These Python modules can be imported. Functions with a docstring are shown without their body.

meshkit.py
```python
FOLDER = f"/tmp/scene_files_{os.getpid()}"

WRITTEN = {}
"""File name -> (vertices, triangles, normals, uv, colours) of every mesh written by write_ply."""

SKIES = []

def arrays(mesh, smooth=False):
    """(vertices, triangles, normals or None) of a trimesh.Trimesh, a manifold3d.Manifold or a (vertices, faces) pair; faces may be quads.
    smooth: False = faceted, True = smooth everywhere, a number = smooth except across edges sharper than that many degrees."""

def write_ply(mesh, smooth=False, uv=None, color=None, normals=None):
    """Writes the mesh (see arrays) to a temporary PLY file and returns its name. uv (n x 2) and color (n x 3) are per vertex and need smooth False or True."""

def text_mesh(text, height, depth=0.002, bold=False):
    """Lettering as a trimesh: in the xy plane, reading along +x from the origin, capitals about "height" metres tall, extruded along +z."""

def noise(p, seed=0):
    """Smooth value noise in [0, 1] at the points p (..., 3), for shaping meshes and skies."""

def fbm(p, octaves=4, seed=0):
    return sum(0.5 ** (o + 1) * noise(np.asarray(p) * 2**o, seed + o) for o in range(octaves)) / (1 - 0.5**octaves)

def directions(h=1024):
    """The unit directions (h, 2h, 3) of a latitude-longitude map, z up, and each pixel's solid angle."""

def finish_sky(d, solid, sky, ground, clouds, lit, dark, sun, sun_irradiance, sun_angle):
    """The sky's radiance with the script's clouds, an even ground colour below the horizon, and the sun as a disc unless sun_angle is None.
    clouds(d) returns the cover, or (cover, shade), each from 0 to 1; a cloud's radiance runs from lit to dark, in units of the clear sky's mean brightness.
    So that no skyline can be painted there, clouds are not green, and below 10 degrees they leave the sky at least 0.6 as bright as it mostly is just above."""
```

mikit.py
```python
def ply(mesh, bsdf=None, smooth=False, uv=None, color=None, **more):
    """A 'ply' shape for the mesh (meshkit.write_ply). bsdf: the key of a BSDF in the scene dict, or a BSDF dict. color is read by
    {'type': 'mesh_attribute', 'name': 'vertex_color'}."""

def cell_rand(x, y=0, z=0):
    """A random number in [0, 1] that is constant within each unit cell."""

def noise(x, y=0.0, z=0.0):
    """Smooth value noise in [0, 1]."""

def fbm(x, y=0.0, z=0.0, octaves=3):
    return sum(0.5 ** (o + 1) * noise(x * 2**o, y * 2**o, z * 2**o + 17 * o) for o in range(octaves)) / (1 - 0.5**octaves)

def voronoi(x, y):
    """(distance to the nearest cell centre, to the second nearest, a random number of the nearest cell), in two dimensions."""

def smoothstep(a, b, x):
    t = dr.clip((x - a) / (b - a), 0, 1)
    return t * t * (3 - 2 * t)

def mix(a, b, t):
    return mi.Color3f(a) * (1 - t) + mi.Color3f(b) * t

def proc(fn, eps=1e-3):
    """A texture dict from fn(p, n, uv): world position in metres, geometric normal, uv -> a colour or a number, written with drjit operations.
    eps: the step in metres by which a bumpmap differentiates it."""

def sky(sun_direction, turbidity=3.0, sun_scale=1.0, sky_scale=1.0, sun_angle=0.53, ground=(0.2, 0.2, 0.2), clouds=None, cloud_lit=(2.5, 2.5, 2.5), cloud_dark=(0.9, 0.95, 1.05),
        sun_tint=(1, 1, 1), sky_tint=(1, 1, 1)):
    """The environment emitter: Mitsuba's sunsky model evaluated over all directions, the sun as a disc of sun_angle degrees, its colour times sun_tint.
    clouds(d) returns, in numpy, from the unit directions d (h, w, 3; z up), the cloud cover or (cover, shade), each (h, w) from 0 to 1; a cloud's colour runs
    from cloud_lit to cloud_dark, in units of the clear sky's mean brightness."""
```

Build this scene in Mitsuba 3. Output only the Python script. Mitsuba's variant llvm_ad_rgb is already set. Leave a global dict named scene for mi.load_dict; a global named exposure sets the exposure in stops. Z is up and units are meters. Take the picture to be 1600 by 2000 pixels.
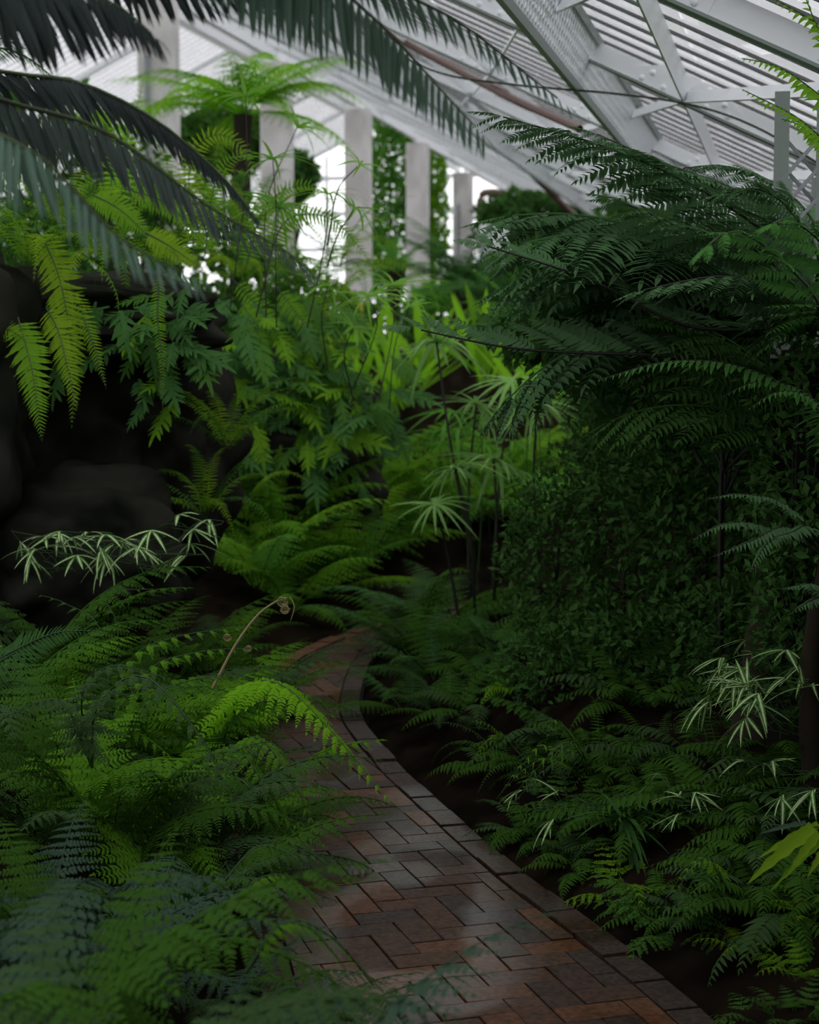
import math, random, numpy as np, trimesh, shapely, mitsuba as mi, mikit, meshkit
from shapely.geometry import Polygon, LineString

T = mi.ScalarTransform4f
rng = np.random.default_rng(7)
scene, labels = {'type': 'scene'}, {}

# ---------------------------------------------------------------- camera, sky, exposure
CAM_H, FOCAL = 1.70, 3400.0                      # eye height; focal length in pixels of the 1600 x 2000 frame
PITCH = math.atan(300 / FOCAL)
FWD = np.array([0, math.cos(PITCH), -math.sin(PITCH)])
RIGHT = np.array([1.0, 0, 0])
UP = np.cross(RIGHT, FWD)
EYE = np.array([0, 0, CAM_H])
scene['camera'] = {'type': 'thinlens', 'fov': math.degrees(2 * math.atan(800 / FOCAL)), 'fov_axis': 'x', 'aperture_radius': 0.008,
                   'focus_distance': 5.4, 'near_clip': 0.05, 'far_clip': 500.0,
                   'to_world': T().look_at(origin=EYE.tolist(), target=(EYE + FWD).tolist(), up=[0, 0, 1])}


def overcast(d):
    n = meshkit.fbm(d * 2.2, octaves=3, seed=3)
    return np.ones(d.shape[:2]), np.clip((n - 0.3) * 0.7, 0, 1)


scene['sky'] = mikit.sky((-0.45, 0.55, 0.7), turbidity=5.0, sun_scale=0.0, sky_scale=1.0, ground=(0.12, 0.13, 0.11), clouds=overcast,
                         cloud_lit=(1.0, 1.0, 1.02), cloud_dark=(0.8, 0.81, 0.84))
exposure = 4.02


# ---------------------------------------------------------------- helpers
def at(px, py, z):
    """The point of the place that stands z metres ahead of the eye where the photograph shows (px, py)."""
    return EYE + z * (FWD + RIGHT * (px - 800) / FOCAL + UP * (1000 - py) / FOCAL)


def onfloor(px, py, h=0.0):
    d = FWD + RIGHT * (px - 800) / FOCAL + UP * (1000 - py) / FOCAL
    return EYE + d * ((h - CAM_H) / d[2])


def nrm(v):
    v = np.asarray(v, float)
    return v / (np.linalg.norm(v, axis=-1, keepdims=True) + 1e-12)


def L(key, label=None, cat=None, group=None, kind=None):
    labels[key] = {k: v for k, v in (('label', label), ('category', cat), ('group', group), ('kind', kind)) if v}


taken = {}


def num(name):
    n = taken.get(name, -1) + 1
    taken[name] = n
    return name if n == 0 else f'{name}_{n:03d}'


def ref(b):
    return {'type': 'ref', 'id': b}


def put(key, ply, bsdf=None, M=None):
    d = dict(ply)
    if bsdf:
        d['bsdf'] = ref(bsdf)
    if M is not None:
        d['to_world'] = T(np.asarray(M, float).tolist())
    scene[key] = d
    return key


def join(parts):
    vs, fs, n = [], [], 0
    for v, f in parts:
        vs.append(v)
        fs.append(f + n)
        n += len(v)
    return np.vstack(vs), np.vstack(fs)


def xf(M, vf):
    return vf[0] @ M[:3, :3].T + M[:3, 3], vf[1]


def quads(q):
    return np.vstack([q[:, [0, 1, 2]], q[:, [0, 2, 3]]])


def box(sx, sy, sz, c=(0, 0, 0)):
    b = trimesh.creation.box((sx, sy, sz))
    return b.vertices + np.array(c), np.array(b.faces)


def bevel_box(sx, sy, sz, b):
    """A slab with its top edges chamfered (20 triangles or so)."""
    v, f = [], []
    for (z, e) in ((-sz, 0), (-b, 0), (0, b)):
        v += [(-sx / 2 + e, -sy / 2 + e, z), (sx / 2 - e, -sy / 2 + e, z), (sx / 2 - e, sy / 2 - e, z), (-sx / 2 + e, sy / 2 - e, z)]
    q = []
    for k in (0, 4):
        for i in range(4):
            j = (i + 1) % 4
            q.append((k + i, k + j, k + 4 + j, k + 4 + i))
    q += [(8, 9, 10, 11), (3, 2, 1, 0)]
    return np.array(v, float), quads(np.array(q))


def bar(p, q, w, h, up=(0, 0, 1)):
    """A rectangular bar from p to q, w wide and h deep along up."""
    p, q = np.asarray(p, float), np.asarray(q, float)
    t = nrm(q - p)
    s = nrm(np.cross(t, up))
    n = np.cross(s, t)
    k = max(1, int(np.linalg.norm(q - p) / 1.0))        # cut lengthwise: short triangles are quicker to trace
    v = np.array([p + (q - p) * i / k + s * x * w / 2 + n * y * h / 2 for i in range(k + 1) for x, y in ((-1, -1), (1, -1), (1, 1), (-1, 1))])
    q4 = [(0, 1, 2, 3), tuple(4 * k + i for i in (3, 2, 1, 0))]
    for i in range(k):
        q4 += [tuple(4 * i + c for c in f) for f in ((0, 4, 5, 1), (1, 5, 6, 2), (2, 6, 7, 3), (3, 7, 4, 0))]
    return v, quads(np.array(q4)[:, ::-1])


def sheet(a, b, c, d, k, m=1):
    """A flat four-cornered sheet cut into k pieces along a-b and m along a-d."""
    a, b, c, d = (np.asarray(x, float) for x in (a, b, c, d))
    v = np.array([(a * (1 - u) + b * u) * (1 - w) + (d * (1 - u) + c * u) * w for w in np.linspace(0, 1, m + 1) for u in np.linspace(0, 1, k + 1)])
    f = np.array([(j * (k + 1) + i, j * (k + 1) + i + 1, (j + 1) * (k + 1) + i + 1, (j + 1) * (k + 1) + i) for j in range(m) for i in range(k)])
    return v, quads(f)


def spline(pts, n):
    """Catmull-Rom through pts, n points evenly spaced along it."""
    P = np.asarray(pts, float)
    if len(P) == 2:
        P = np.array([P[0], (P[0] + P[1]) / 2, P[1]])
    P = np.vstack([2 * P[0] - P[1], P, 2 * P[-1] - P[-2]])
    out = []
    for i in range(1, len(P) - 2):
        t = np.linspace(0, 1, 24, endpoint=False)[:, None]
        a, b, c, d = P[i - 1:i + 3]
        out.append(0.5 * (2 * b + (c - a) * t + (2 * a - 5 * b + 4 * c - d) * t**2 + (3 * b - a - 3 * c + d) * t**3))
    C = np.vstack(out + [P[-2][None]])
    s = np.concatenate([[0], np.cumsum(np.linalg.norm(np.diff(C, axis=0), axis=1))])
    u = np.linspace(0, s[-1], n)
    return np.stack([np.interp(u, s, C[:, k]) for k in range(3)], 1), s[-1]


def tube(P, r, sides=5):
    P = np.asarray(P, float)
    r = np.broadcast_to(r, (len(P),))
    t = nrm(np.gradient(P, axis=0))
    a = nrm(np.cross(t, [0.31, 0.2, 0.93]))
    b = np.cross(t, a)
    g = np.arange(sides) * 2 * np.pi / sides
    v = P[:, None] + r[:, None, None] * (np.cos(g)[None, :, None] * a[:, None] + np.sin(g)[None, :, None] * b[:, None])
    i, j = np.meshgrid(np.arange(len(P) - 1), np.arange(sides), indexing='ij')
    q = np.stack([i * sides + j, i * sides + (j + 1) % sides, (i + 1) * sides + (j + 1) % sides, (i + 1) * sides + j], -1).reshape(-1, 4)
    return v.reshape(-1, 3), quads(q)


# ---------------------------------------------------------------- materials
def leaf(name, c, rough=0.42, trans=0.5, spec=0.5):
    scene[name] = {'type': 'principledthin', 'base_color': {'type': 'rgb', 'value': list(c)}, 'roughness': rough, 'diff_trans': trans, 'eta': 1.5 if spec else 1.2}
    return name


def solid(name, c, rough=0.6, metal=0.0, spec=0.5):
    scene[name] = {'type': 'twosided', 'b': {'type': 'principled', 'base_color': {'type': 'rgb', 'value': list(c)}, 'roughness': rough, 'metallic': metal, 'specular': spec}}
    return name


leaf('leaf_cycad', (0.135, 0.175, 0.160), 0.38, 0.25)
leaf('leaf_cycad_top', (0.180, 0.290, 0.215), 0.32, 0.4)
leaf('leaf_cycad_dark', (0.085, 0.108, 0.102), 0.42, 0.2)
solid('rachis_green', (0.045, 0.075, 0.02), 0.5)
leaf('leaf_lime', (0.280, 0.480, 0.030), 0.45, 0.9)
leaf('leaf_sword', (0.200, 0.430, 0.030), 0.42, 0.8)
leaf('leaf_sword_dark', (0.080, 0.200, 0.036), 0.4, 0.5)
leaf('leaf_bracken', (0.062, 0.155, 0.022), 0.48, 0.5)
leaf('leaf_bracken_light', (0.150, 0.360, 0.028), 0.48, 0.8)
leaf('leaf_bracken_dull', (0.066, 0.130, 0.044), 0.48, 0.4)
leaf('leaf_glossy', (0.105, 0.215, 0.090), 0.25, 0.4)
leaf('leaf_glossy_light', (0.100, 0.270, 0.060), 0.34, 0.5)
leaf('leaf_waxy', (0.075, 0.190, 0.052), 0.3, 0.45)
leaf('leaf_bright', (0.300, 0.660, 0.030), 0.45, 1.0)
leaf('leaf_papyrus', (0.250, 0.540, 0.080), 0.4, 0.8)
leaf('leaf_shrub', (0.072, 0.175, 0.042), 0.45, 0.3)
leaf('leaf_papyrus_light', (0.320, 0.580, 0.170), 0.3, 0.6)
leaf('leaf_misty', (0.075, 0.135, 0.085), 0.42, 0.4)
leaf('leaf_far', (0.130, 0.350, 0.050), 0.5, 0.7)
solid('stem_dark', (0.022, 0.026, 0.014), 0.6)
solid('stem_tan', (0.30, 0.24, 0.12), 0.6)
solid('stem_green', (0.03, 0.08, 0.02), 0.5)
solid('bark', (0.035, 0.027, 0.018), 0.9, spec=0.2)
solid('brown_leaf', (0.10, 0.03, 0.015), 0.6)
solid('white_paint', (0.86, 0.88, 0.90), 0.35, spec=0.7)
solid('grey_paint', (0.30, 0.32, 0.34), 0.5)
solid('bar_paint', (0.13, 0.13, 0.13), 0.4)
solid('green_paint', (0.24, 0.28, 0.255), 0.4)
solid('rust_pipe', (0.16, 0.095, 0.075), 0.45)
solid('yellow_band', (0.50, 0.48, 0.05), 0.7)
solid('mortar', (0.012, 0.010, 0.008), 0.9, spec=0.2)


def concrete_fn(p, n, uv):
    k = mikit.fbm(p.x * 3.0, p.y * 3.0, p.z * 1.6, 2)
    return mikit.mix((0.68, 0.65, 0.63), (0.88, 0.85, 0.83), mikit.smoothstep(0.3, 0.7, k))


def bounce_gravel_fn(p, n, uv):  # gravel colour of the added bounce floor
    return mikit.mix((0.34, 0.33, 0.31), (0.55, 0.54, 0.51), mikit.noise(p.x * 9.0, p.y * 9.0))


def stripe_fn(p, n, uv):
    e = dr_abs(uv.y - 0.5) + 0.10 * (mikit.noise(uv.x * 40.0, p.x * 60.0) - 0.5)
    return mikit.mix((0.80, 0.88, 0.55), (0.10, 0.27, 0.05), mikit.smoothstep(0.13, 0.24, e))


def dr_abs(x):
    import drjit as dr
    return dr.abs(x)


scene['concrete'] = {'type': 'twosided', 'b': {'type': 'diffuse', 'reflectance': mikit.proc(concrete_fn)}}
GRAINED = {'type': 'mesh_attribute', 'name': 'vertex_color'}
scene['soil'] = {'type': 'twosided', 'b': {'type': 'diffuse', 'reflectance': GRAINED}}
scene['dark_stone'] = {'type': 'twosided', 'b': {'type': 'diffuse', 'reflectance': GRAINED}}


def grain(v, a, b, freq, octaves=3):
    """Patchy colour per vertex, from a to b."""
    k = np.clip((meshkit.fbm(np.asarray(v) * freq, octaves, 11)[:, None] - .3) / .4, 0, 1)
    return np.asarray(a) * (1 - k) + np.asarray(b) * k


STONE = ((0.010, 0.012, 0.008), (0.040, 0.040, 0.032))
EARTH = ((0.006, 0.005, 0.003), (0.022, 0.016, 0.011))
scene['leaf_striped'] = {'type': 'principledthin', 'base_color': mikit.proc(stripe_fn), 'roughness': 0.45, 'diff_trans': 0.5}
scene['bounce_gravel'] = {'type': 'twosided', 'b': {'type': 'diffuse', 'reflectance': mikit.proc(bounce_gravel_fn)}}
scene['roof_glass'] = {'type': 'thindielectric', 'int_ior': 1.12, 'specular_transmittance': {'type': 'rgb', 'value': [0.54, 0.545, 0.555]}}
scene['clear_glass'] = {'type': 'thindielectric'}


def wet_fn(p, n, uv):                                # damp film lies in patches on the bricks
    k = mikit.fbm(p.x * 3.2 + 5.0, p.y * 2.4, 0.0, 2)
    return 0.62 - 0.42 * mikit.smoothstep(0.52, 0.68, k)


ROUGH = mikit.proc(wet_fn)
BRICKS = []
for i, c in enumerate([(0.105, 0.049, 0.027), (0.086, 0.043, 0.026), (0.070, 0.039, 0.027), (0.15, 0.062, 0.028), (0.062, 0.040, 0.030), (0.095, 0.049, 0.031)]):
    def brick_fn(p, n, uv, c=c):
        k = mikit.noise(p.x * 90.0, p.y * 90.0)
        return mi.Color3f(*c) * (0.50 + 0.60 * k)
    scene[f'brick_{i}'] = {'type': 'twosided', 'b': {'type': 'principled', 'base_color': mikit.proc(brick_fn), 'roughness': ROUGH, 'specular': 0.35}}
    BRICKS.append(f'brick_{i}')

# ---------------------------------------------------------------- the house: axis frame
YAW = math.atan((1560 - 800) / FOCAL * math.cos(PITCH))
GA = np.array([math.sin(YAW), math.cos(YAW), 0])    # along the house
GH = np.array([math.cos(YAW), -math.sin(YAW), 0])   # across it, towards the right-hand wall
SLOPE, ROOF0, RIDGE, EAVE_R, EAVE_L = 0.48, 2.70, -14.0, 0.75, -29.0
Y0, Y1 = -7.0, 58.0


def W(X, Y, Z):
    return X * GH + Y * GA + np.array([0, 0, Z])


def roofz(X):
    return ROOF0 - SLOPE * X if X >= RIDGE else ROOF0 - SLOPE * RIDGE - SLOPE * (RIDGE - X)


def onroof(px, py, dz=0.0):
    d = FWD + RIGHT * (px - 800) / FOCAL + UP * (1000 - py) / FOCAL
    dx, dy = d @ GH, d @ GA
    k = (ROOF0 + dz - CAM_H) / (d[2] + SLOPE * dx)
    return k * dx, k * dy


RN_R = nrm(SLOPE * GH + np.array([0, 0, 1.0]))     # outward normal of the right-hand slope
RN_L = nrm(-SLOPE * GH + np.array([0, 0, 1.0]))
RAFTERS = [-4.6, -1.0, 2.6, 6.15, 9.05, 13.0, 16.7, 20.4, 24.1, 27.8, 31.5, 35.2, 38.9, 42.6, 46.3, 50.0, 53.7, 57.4]
put('ceiling', mikit.ply(join([bar(W(RIDGE, Y0, roofz(RIDGE) + .06), W(RIDGE, Y1, roofz(RIDGE) + .06), .3, .22)])), 'white_paint')
L('ceiling', 'sloping greenhouse roof of pale steel rafters, dark glazing bars and white glass', kind='structure')
PITCHG = 0.345
ys = np.arange(Y0, Y1, PITCHG)
for side, e, n in ((0, EAVE_R, RN_R), (1, EAVE_L, RN_L)):
    top, low = W(RIDGE, 0, roofz(RIDGE)) + n * .14, W(e, 0, roofz(e)) + n * .14
    pane = mikit.ply(sheet(top, low, low + GA * PITCHG, top + GA * PITCHG, 16))
    barm = mikit.ply(bar(top - n * .006, low - n * .006, .034, .012, n))
    for y in ys:
        M = np.eye(4)
        M[:3, 3] = GA * y
        put(num('ceiling__glass_pane'), pane, 'roof_glass', M)
        put(num('ceiling__glazing_bar'), barm, 'bar_paint', M)
rivet = trimesh.creation.icosphere(1, 0.016)
rivet = mikit.ply(trimesh.Trimesh(rivet.vertices * [1, 1, .7], rivet.faces), smooth=True)


def rivets(key, pts, n):
    Mx = np.eye(4)
    Mx[:3, 2], Mx[:3, 0], Mx[:3, 1] = n, tdir, np.cross(n, tdir)
    for p in pts:
        M = Mx.copy()
        M[:3, 3] = p
        put(num(key + '__rivet'), rivet, 'white_paint', M)


NODES = [-0.60 - .84 * j for j in range(9)]
n = RN_R
tdir = nrm(W(1, 0, roofz(1)) - W(0, 0, roofz(0)))
for k, y in enumerate(RAFTERS):
    for side, e, n in ((0, EAVE_R, RN_R), (1, EAVE_L, RN_L)):
        if side and y < 16:
            continue
        a, b = W(RIDGE, y, roofz(RIDGE)), W(e, y, roofz(e))
        key = num('ceiling__rafter')
        put(key, mikit.ply(bar(a + n * .055, b + n * .055, .014, .10, n)), 'white_paint')
        put(key + '__flange', mikit.ply(bar(a, b, .085, .012, n)), 'green_paint')
        if side == 0 and 2 < y < 26:
            for j, g in enumerate(NODES):
                c = W(g, y, roofz(g)) - GA * .012              # riveted plate on the near face of the rafter
                pv = np.array([c + tdir * u + n * w for u, w in ((-.30, .01), (.30, .01), (.30, .07), (.16, .135), (-.16, .135), (-.30, .07))])
                pf = np.array([[0, i, i + 1] for i in range(1, 5)])
                pv2 = np.vstack([pv, pv + GA * .006])
                ring = np.array([[i, (i + 1) % 6, 6 + (i + 1) % 6, 6 + i] for i in range(6)])
                put(num(key + '__gusset_plate'), mikit.ply((pv2, np.vstack([pf[:, ::-1], pf + 6, quads(ring)]))), 'white_paint')
                if j < 3 and 5 < y < 18:
                    rivets(key, [c + tdir * u + n * w for u, w in ((-.24, .03), (-.12, .03), (0, .03), (.12, .03), (.24, .03), (-.20, .075), (-.10, .11), (.10, .11), (.20, .075))], -GA)
n = RN_R
for j, g in enumerate(NODES):                          # flat purlins, and flat braces from plate to plate
    put(num('ceiling__flat_purlin'), mikit.ply(bar(W(g, 2.6, roofz(g)) + n * .05, W(g, 31, roofz(g)) + n * .05, .012, .085, n)), 'white_paint')
for k in range(len(RAFTERS) - 1):
    ya, yb = RAFTERS[k], RAFTERS[k + 1]
    if yb < 6 or ya > 25:
        continue
    for ga, gb in zip([0.24] + NODES[:-1], NODES):
        put(num('ceiling__wind_brace'), mikit.ply(bar(W(ga, ya, roofz(ga)) + n * .03, W(gb, yb, roofz(gb)) + n * .03, .012, .06, n)), 'white_paint')
# lattice purlins running along the house
for lx, y0, y1 in ((-1.08, 2.0, 31.0), (-3.9, 9, 40)):
    key = num('ceiling__lattice_purlin')
    c0, c1 = W(lx, y0, roofz(lx)) - n * .02, W(lx, y1, roofz(lx)) - n * .02
    sl = n
    w = .125
    put(key, mikit.ply(join([bar(c0 + sl * q, c1 + sl * q, .05, .035, n) for q in (-w, w)])), 'green_paint')
    Ls, acc = y1 - y0, []
    for u in np.arange(0, Ls - .24, .075):
        acc.append(bar(c0 + GA * u - sl * w, c0 + GA * (u + .24) + sl * w, .004, .026, n))
        acc.append(bar(c0 + GA * (u + .24) - sl * w + tdir * .006, c0 + GA * u + sl * w + tdir * .006, .004, .026, n))
    put(key + '__lattice', mikit.ply(join(acc)), 'white_paint')
    L(key + '__lattice', 'perforated white lattice', kind='stuff')
for px_ in (-8.46, -11.2):                            # plain purlins
    put(num('ceiling__purlin'), mikit.ply(bar(W(px_, 8, roofz(px_) - .12), W(px_, Y1, roofz(px_) - .12), .10, .16)), 'white_paint')
for px_ in (-17.5, -21.0):
    put(num('ceiling__purlin'), mikit.ply(bar(W(px_, 16, roofz(px_) - .15), W(px_, Y1, roofz(px_) - .15), .10, .16)), 'white_paint')

# lattice posts at the right-hand wall
for y in (6.15, 9.05, 13.0):
    key = num('ceiling__lattice_post')
    zt = roofz(0.0) - .1
    acc = [bar(W(x, y, 1.7), W(x, y, zt), .05, .06, GA) for x in (-.07, .07)]
    put(key, mikit.ply(join(acc)), 'green_paint')
    acc = []
    for z in np.arange(1.7, zt - .2, .10):
        acc.append(bar(W(-.07, y - .02, z), W(.07, y - .02, z + .16), .012, .02, GA))
        acc.append(bar(W(.07, y + .02, z), W(-.07, y + .02, z + .16), .012, .02, GA))
    put(key + '__lacing', mikit.ply(join(acc)), 'grey_paint')
    L(key + '__lacing', kind='stuff')

# columns
for i in range(6):
    y = 22.5 + 5.45 * i
    key = num('concrete_column')
    zt = roofz(-8.46) - (.25 if i not in (4, 5) else .35)
    c = W(-8.46, y, 0)
    v, f = box(.46, .46, zt)
    Mz = np.eye(4)
    Mz[:3, 0], Mz[:3, 1] = GH, GA
    Mz[:3, 3] = c + np.array([0, 0, zt / 2])
    ch = trimesh.creation.box((1, 1, 1))
    prof = Polygon([(-.23, -.19), (-.19, -.23), (.19, -.23), (.23, -.19), (.23, .19), (.19, .23), (-.19, .23), (-.23, .19)])
    m = trimesh.creation.extrude_polygon(prof, zt)
    Mz[2, 3] = 0
    put(key, mikit.ply((m.vertices, m.faces)), 'concrete', Mz)
    if i in (2, 3):
        m = trimesh.creation.extrude_polygon(prof.buffer(.012), .68)
        M2 = Mz.copy()
        M2[2, 3] = 2.10
        put(key + '__base_band', mikit.ply((m.vertices, m.faces)), 'yellow_band', M2)
        L(key + '__base_band', 'yellow painted band')
    if i in (0, 4):
        pts = [c + GA * -.28 + GH * -.06 + np.array([0, 0, z]) for z in (.3, zt * .5, zt - .8)]
        put(key + '__conduit', mikit.ply(tube(spline(pts, 8)[0], .035, 6)), 'grey_paint')
    L(key, ['pale concrete column at far left, nearest and widest of the row', 'pale concrete column behind the feathery fern, second of the row from the left', 'pale concrete column with a yellow foot behind the papyrus, third of the row', 'pale concrete column fourth of the row, dark tree on its left', 'pale concrete column fifth of the row with a dark conduit', 'smallest and farthest pale concrete column, beside the rusty pipe'][i], 'column')

# walls
wr = join([bar(W(EAVE_R, Y0, .95), W(EAVE_R, Y1, .95), .3, 1.9)])
put('wall_right', mikit.ply(wr, color=grain(wr[0], *STONE, 3.0)), 'dark_stone')
put('wall_right__pane', mikit.ply(sheet(W(EAVE_R, Y0, 1.9), W(EAVE_R, Y1, 1.9), W(EAVE_R, Y1, roofz(EAVE_R)), W(EAVE_R, Y0, roofz(EAVE_R)), 60)), 'clear_glass')
barm = mikit.ply(bar(W(EAVE_R, 0, 1.9), W(EAVE_R, 0, roofz(EAVE_R)), .05, .06, GA))
for y in np.arange(Y0, Y1, .9):
    M = np.eye(4)
    M[:3, 3] = GA * y
    put(num('wall_right__glazing_bar'), barm, 'white_paint', M)
wr = bar(W(.10, 5.95, .85), W(.10, 45, .85), .36, 1.7)
put('wall_right__ledge', mikit.ply(wr, color=grain(wr[0], *STONE, 3.0)), 'dark_stone')
L('wall_right', 'dark low masonry wall carrying side glazing under the low edge of the roof', kind='structure')
put('wall_back', mikit.ply(join([bar(W(EAVE_R, Y0, 1.2), W(EAVE_L, Y0, 1.2), .3, 2.4)] + [bar(W(x, Y0, 2.4), W(x, Y0, roofz(x)), .08, .1, GA) for x in np.arange(EAVE_L, EAVE_R, 1.6) if roofz(x) > 2.6])), 'concrete')
v = np.array([W(EAVE_R, Y0, 2.35), W(RIDGE, Y0, roofz(RIDGE)), W(EAVE_L, Y0, 2.35)])
put('wall_back__pane', mikit.ply((v, np.array([[0, 1, 2]]))), 'clear_glass')
L('wall_back', kind='structure')
put('wall_left', mikit.ply(bar(W(EAVE_L, Y0, .7), W(EAVE_L, Y1, .7), .3, 1.4)), 'concrete')
L('wall_left', kind='structure')
put('wall_far', mikit.ply(join([bar(W(EAVE_R, Y1, .9), W(EAVE_L, Y1, .9), .3, 1.8)])), 'concrete')
L('wall_far', 'far end wall of white glazing bars and bright panes over a low plinth', kind='structure')
xs = np.arange(EAVE_L, EAVE_R, 1.2)
zs = [1.8, 3.0, 4.2, 5.4, 6.6, 7.8, 9.0]
mv = mikit.ply(box(.09, .12, 1))
for x in xs:
    zt = roofz(x)
    M = np.eye(4)
    M[:3, 0], M[:3, 1] = GH, GA
    M[2, 2] = zt - 1.8
    M[:3, 3] = W(x, Y1, (zt + 1.8) / 2)
    put(num('wall_far__mullion'), mv, 'white_paint', M)
    for a, b in zip(zs[:-1], zs[1:]):
        if min(roofz(x), roofz(min(x + 1.2, EAVE_R))) > b:
            v = np.array([W(x, Y1, a), W(x + 1.2, Y1, a), W(x + 1.2, Y1, b), W(x, Y1, b)])
            put(num('wall_far__pane'), mikit.ply((v, np.array([[0, 1, 2], [0, 2, 3]]))), 'clear_glass')
for z in zs[:-1]:
    half = (roofz(RIDGE) - z) / SLOPE
    put(num('wall_far__transom'), mikit.ply(bar(W(max(EAVE_L, RIDGE - half), Y1, z), W(min(EAVE_R, RIDGE + half), Y1, z), .1, .14)), 'white_paint')

# ---------------------------------------------------------------- ground and path
RE = np.array([(1.05, 3.2), (0.80, 4.33), (0.60, 5.0), (0.36, 5.73), (0.08, 6.74), (-0.04, 7.22), (-0.22, 8.17), (-0.24, 9.0), (-0.21, 9.7), (-0.12, 10.35), (0.12, 10.85), (0.6, 11.2), (1.3, 11.4)])
LE = np.array([(-0.16, 3.0), (-0.32, 4.0), (-0.48, 5.0), (-0.66, 6.0), (-0.78, 7.0), (-0.84, 8.0), (-0.82, 9.0), (-0.72, 9.8), (-0.55, 10.35), (-0.30, 10.95), (0.05, 11.6), (0.6, 12.1), (1.3, 12.4)])


def smooth2(P, n):
    return spline(np.hstack([P, np.zeros((len(P), 1))]), n)[0][:, :2]


RE2, LE2 = smooth2(np.vstack([[(1.9, 0.0), (1.5, 1.6)], RE]), 90), smooth2(np.vstack([[(0.25, 0.0), (0.05, 1.6)], LE]), 90)
PATH = Polygon(np.vstack([RE2, LE2[::-1]])).buffer(0)


def side_of(x, y):
    return np.where(x < np.interp(y, LE2[:, 1], LE2[:, 0]), -1, 1)


def height(x, y):
    x, y = np.atleast_1d(np.asarray(x, float)), np.atleast_1d(np.asarray(y, float))
    d = shapely.distance(shapely.points(x, y), PATH)
    s = lambda a, b, t: (lambda q: q * q * (3 - 2 * q))(np.clip((t - a) / (b - a), 0, 1))
    h = np.where(side_of(x, y) < 0, .50 * s(.05, 1.4, d), .32 * s(.08, .9, d))
    nn = meshkit.fbm(np.stack([x * 2.1, y * 2.1, x * 0], -1), 3, 5) - .5
    h = h + np.where(side_of(x, y) < 0, .30 * s(.05, .45, d) * (1 - s(3.2, 4.6, y)), 0)
    h = h + .12 * nn * s(.02, .4, d) - .06 * (1 - s(0, .05, d))
    return h + 1.1 * s(14, 24, y)


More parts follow.
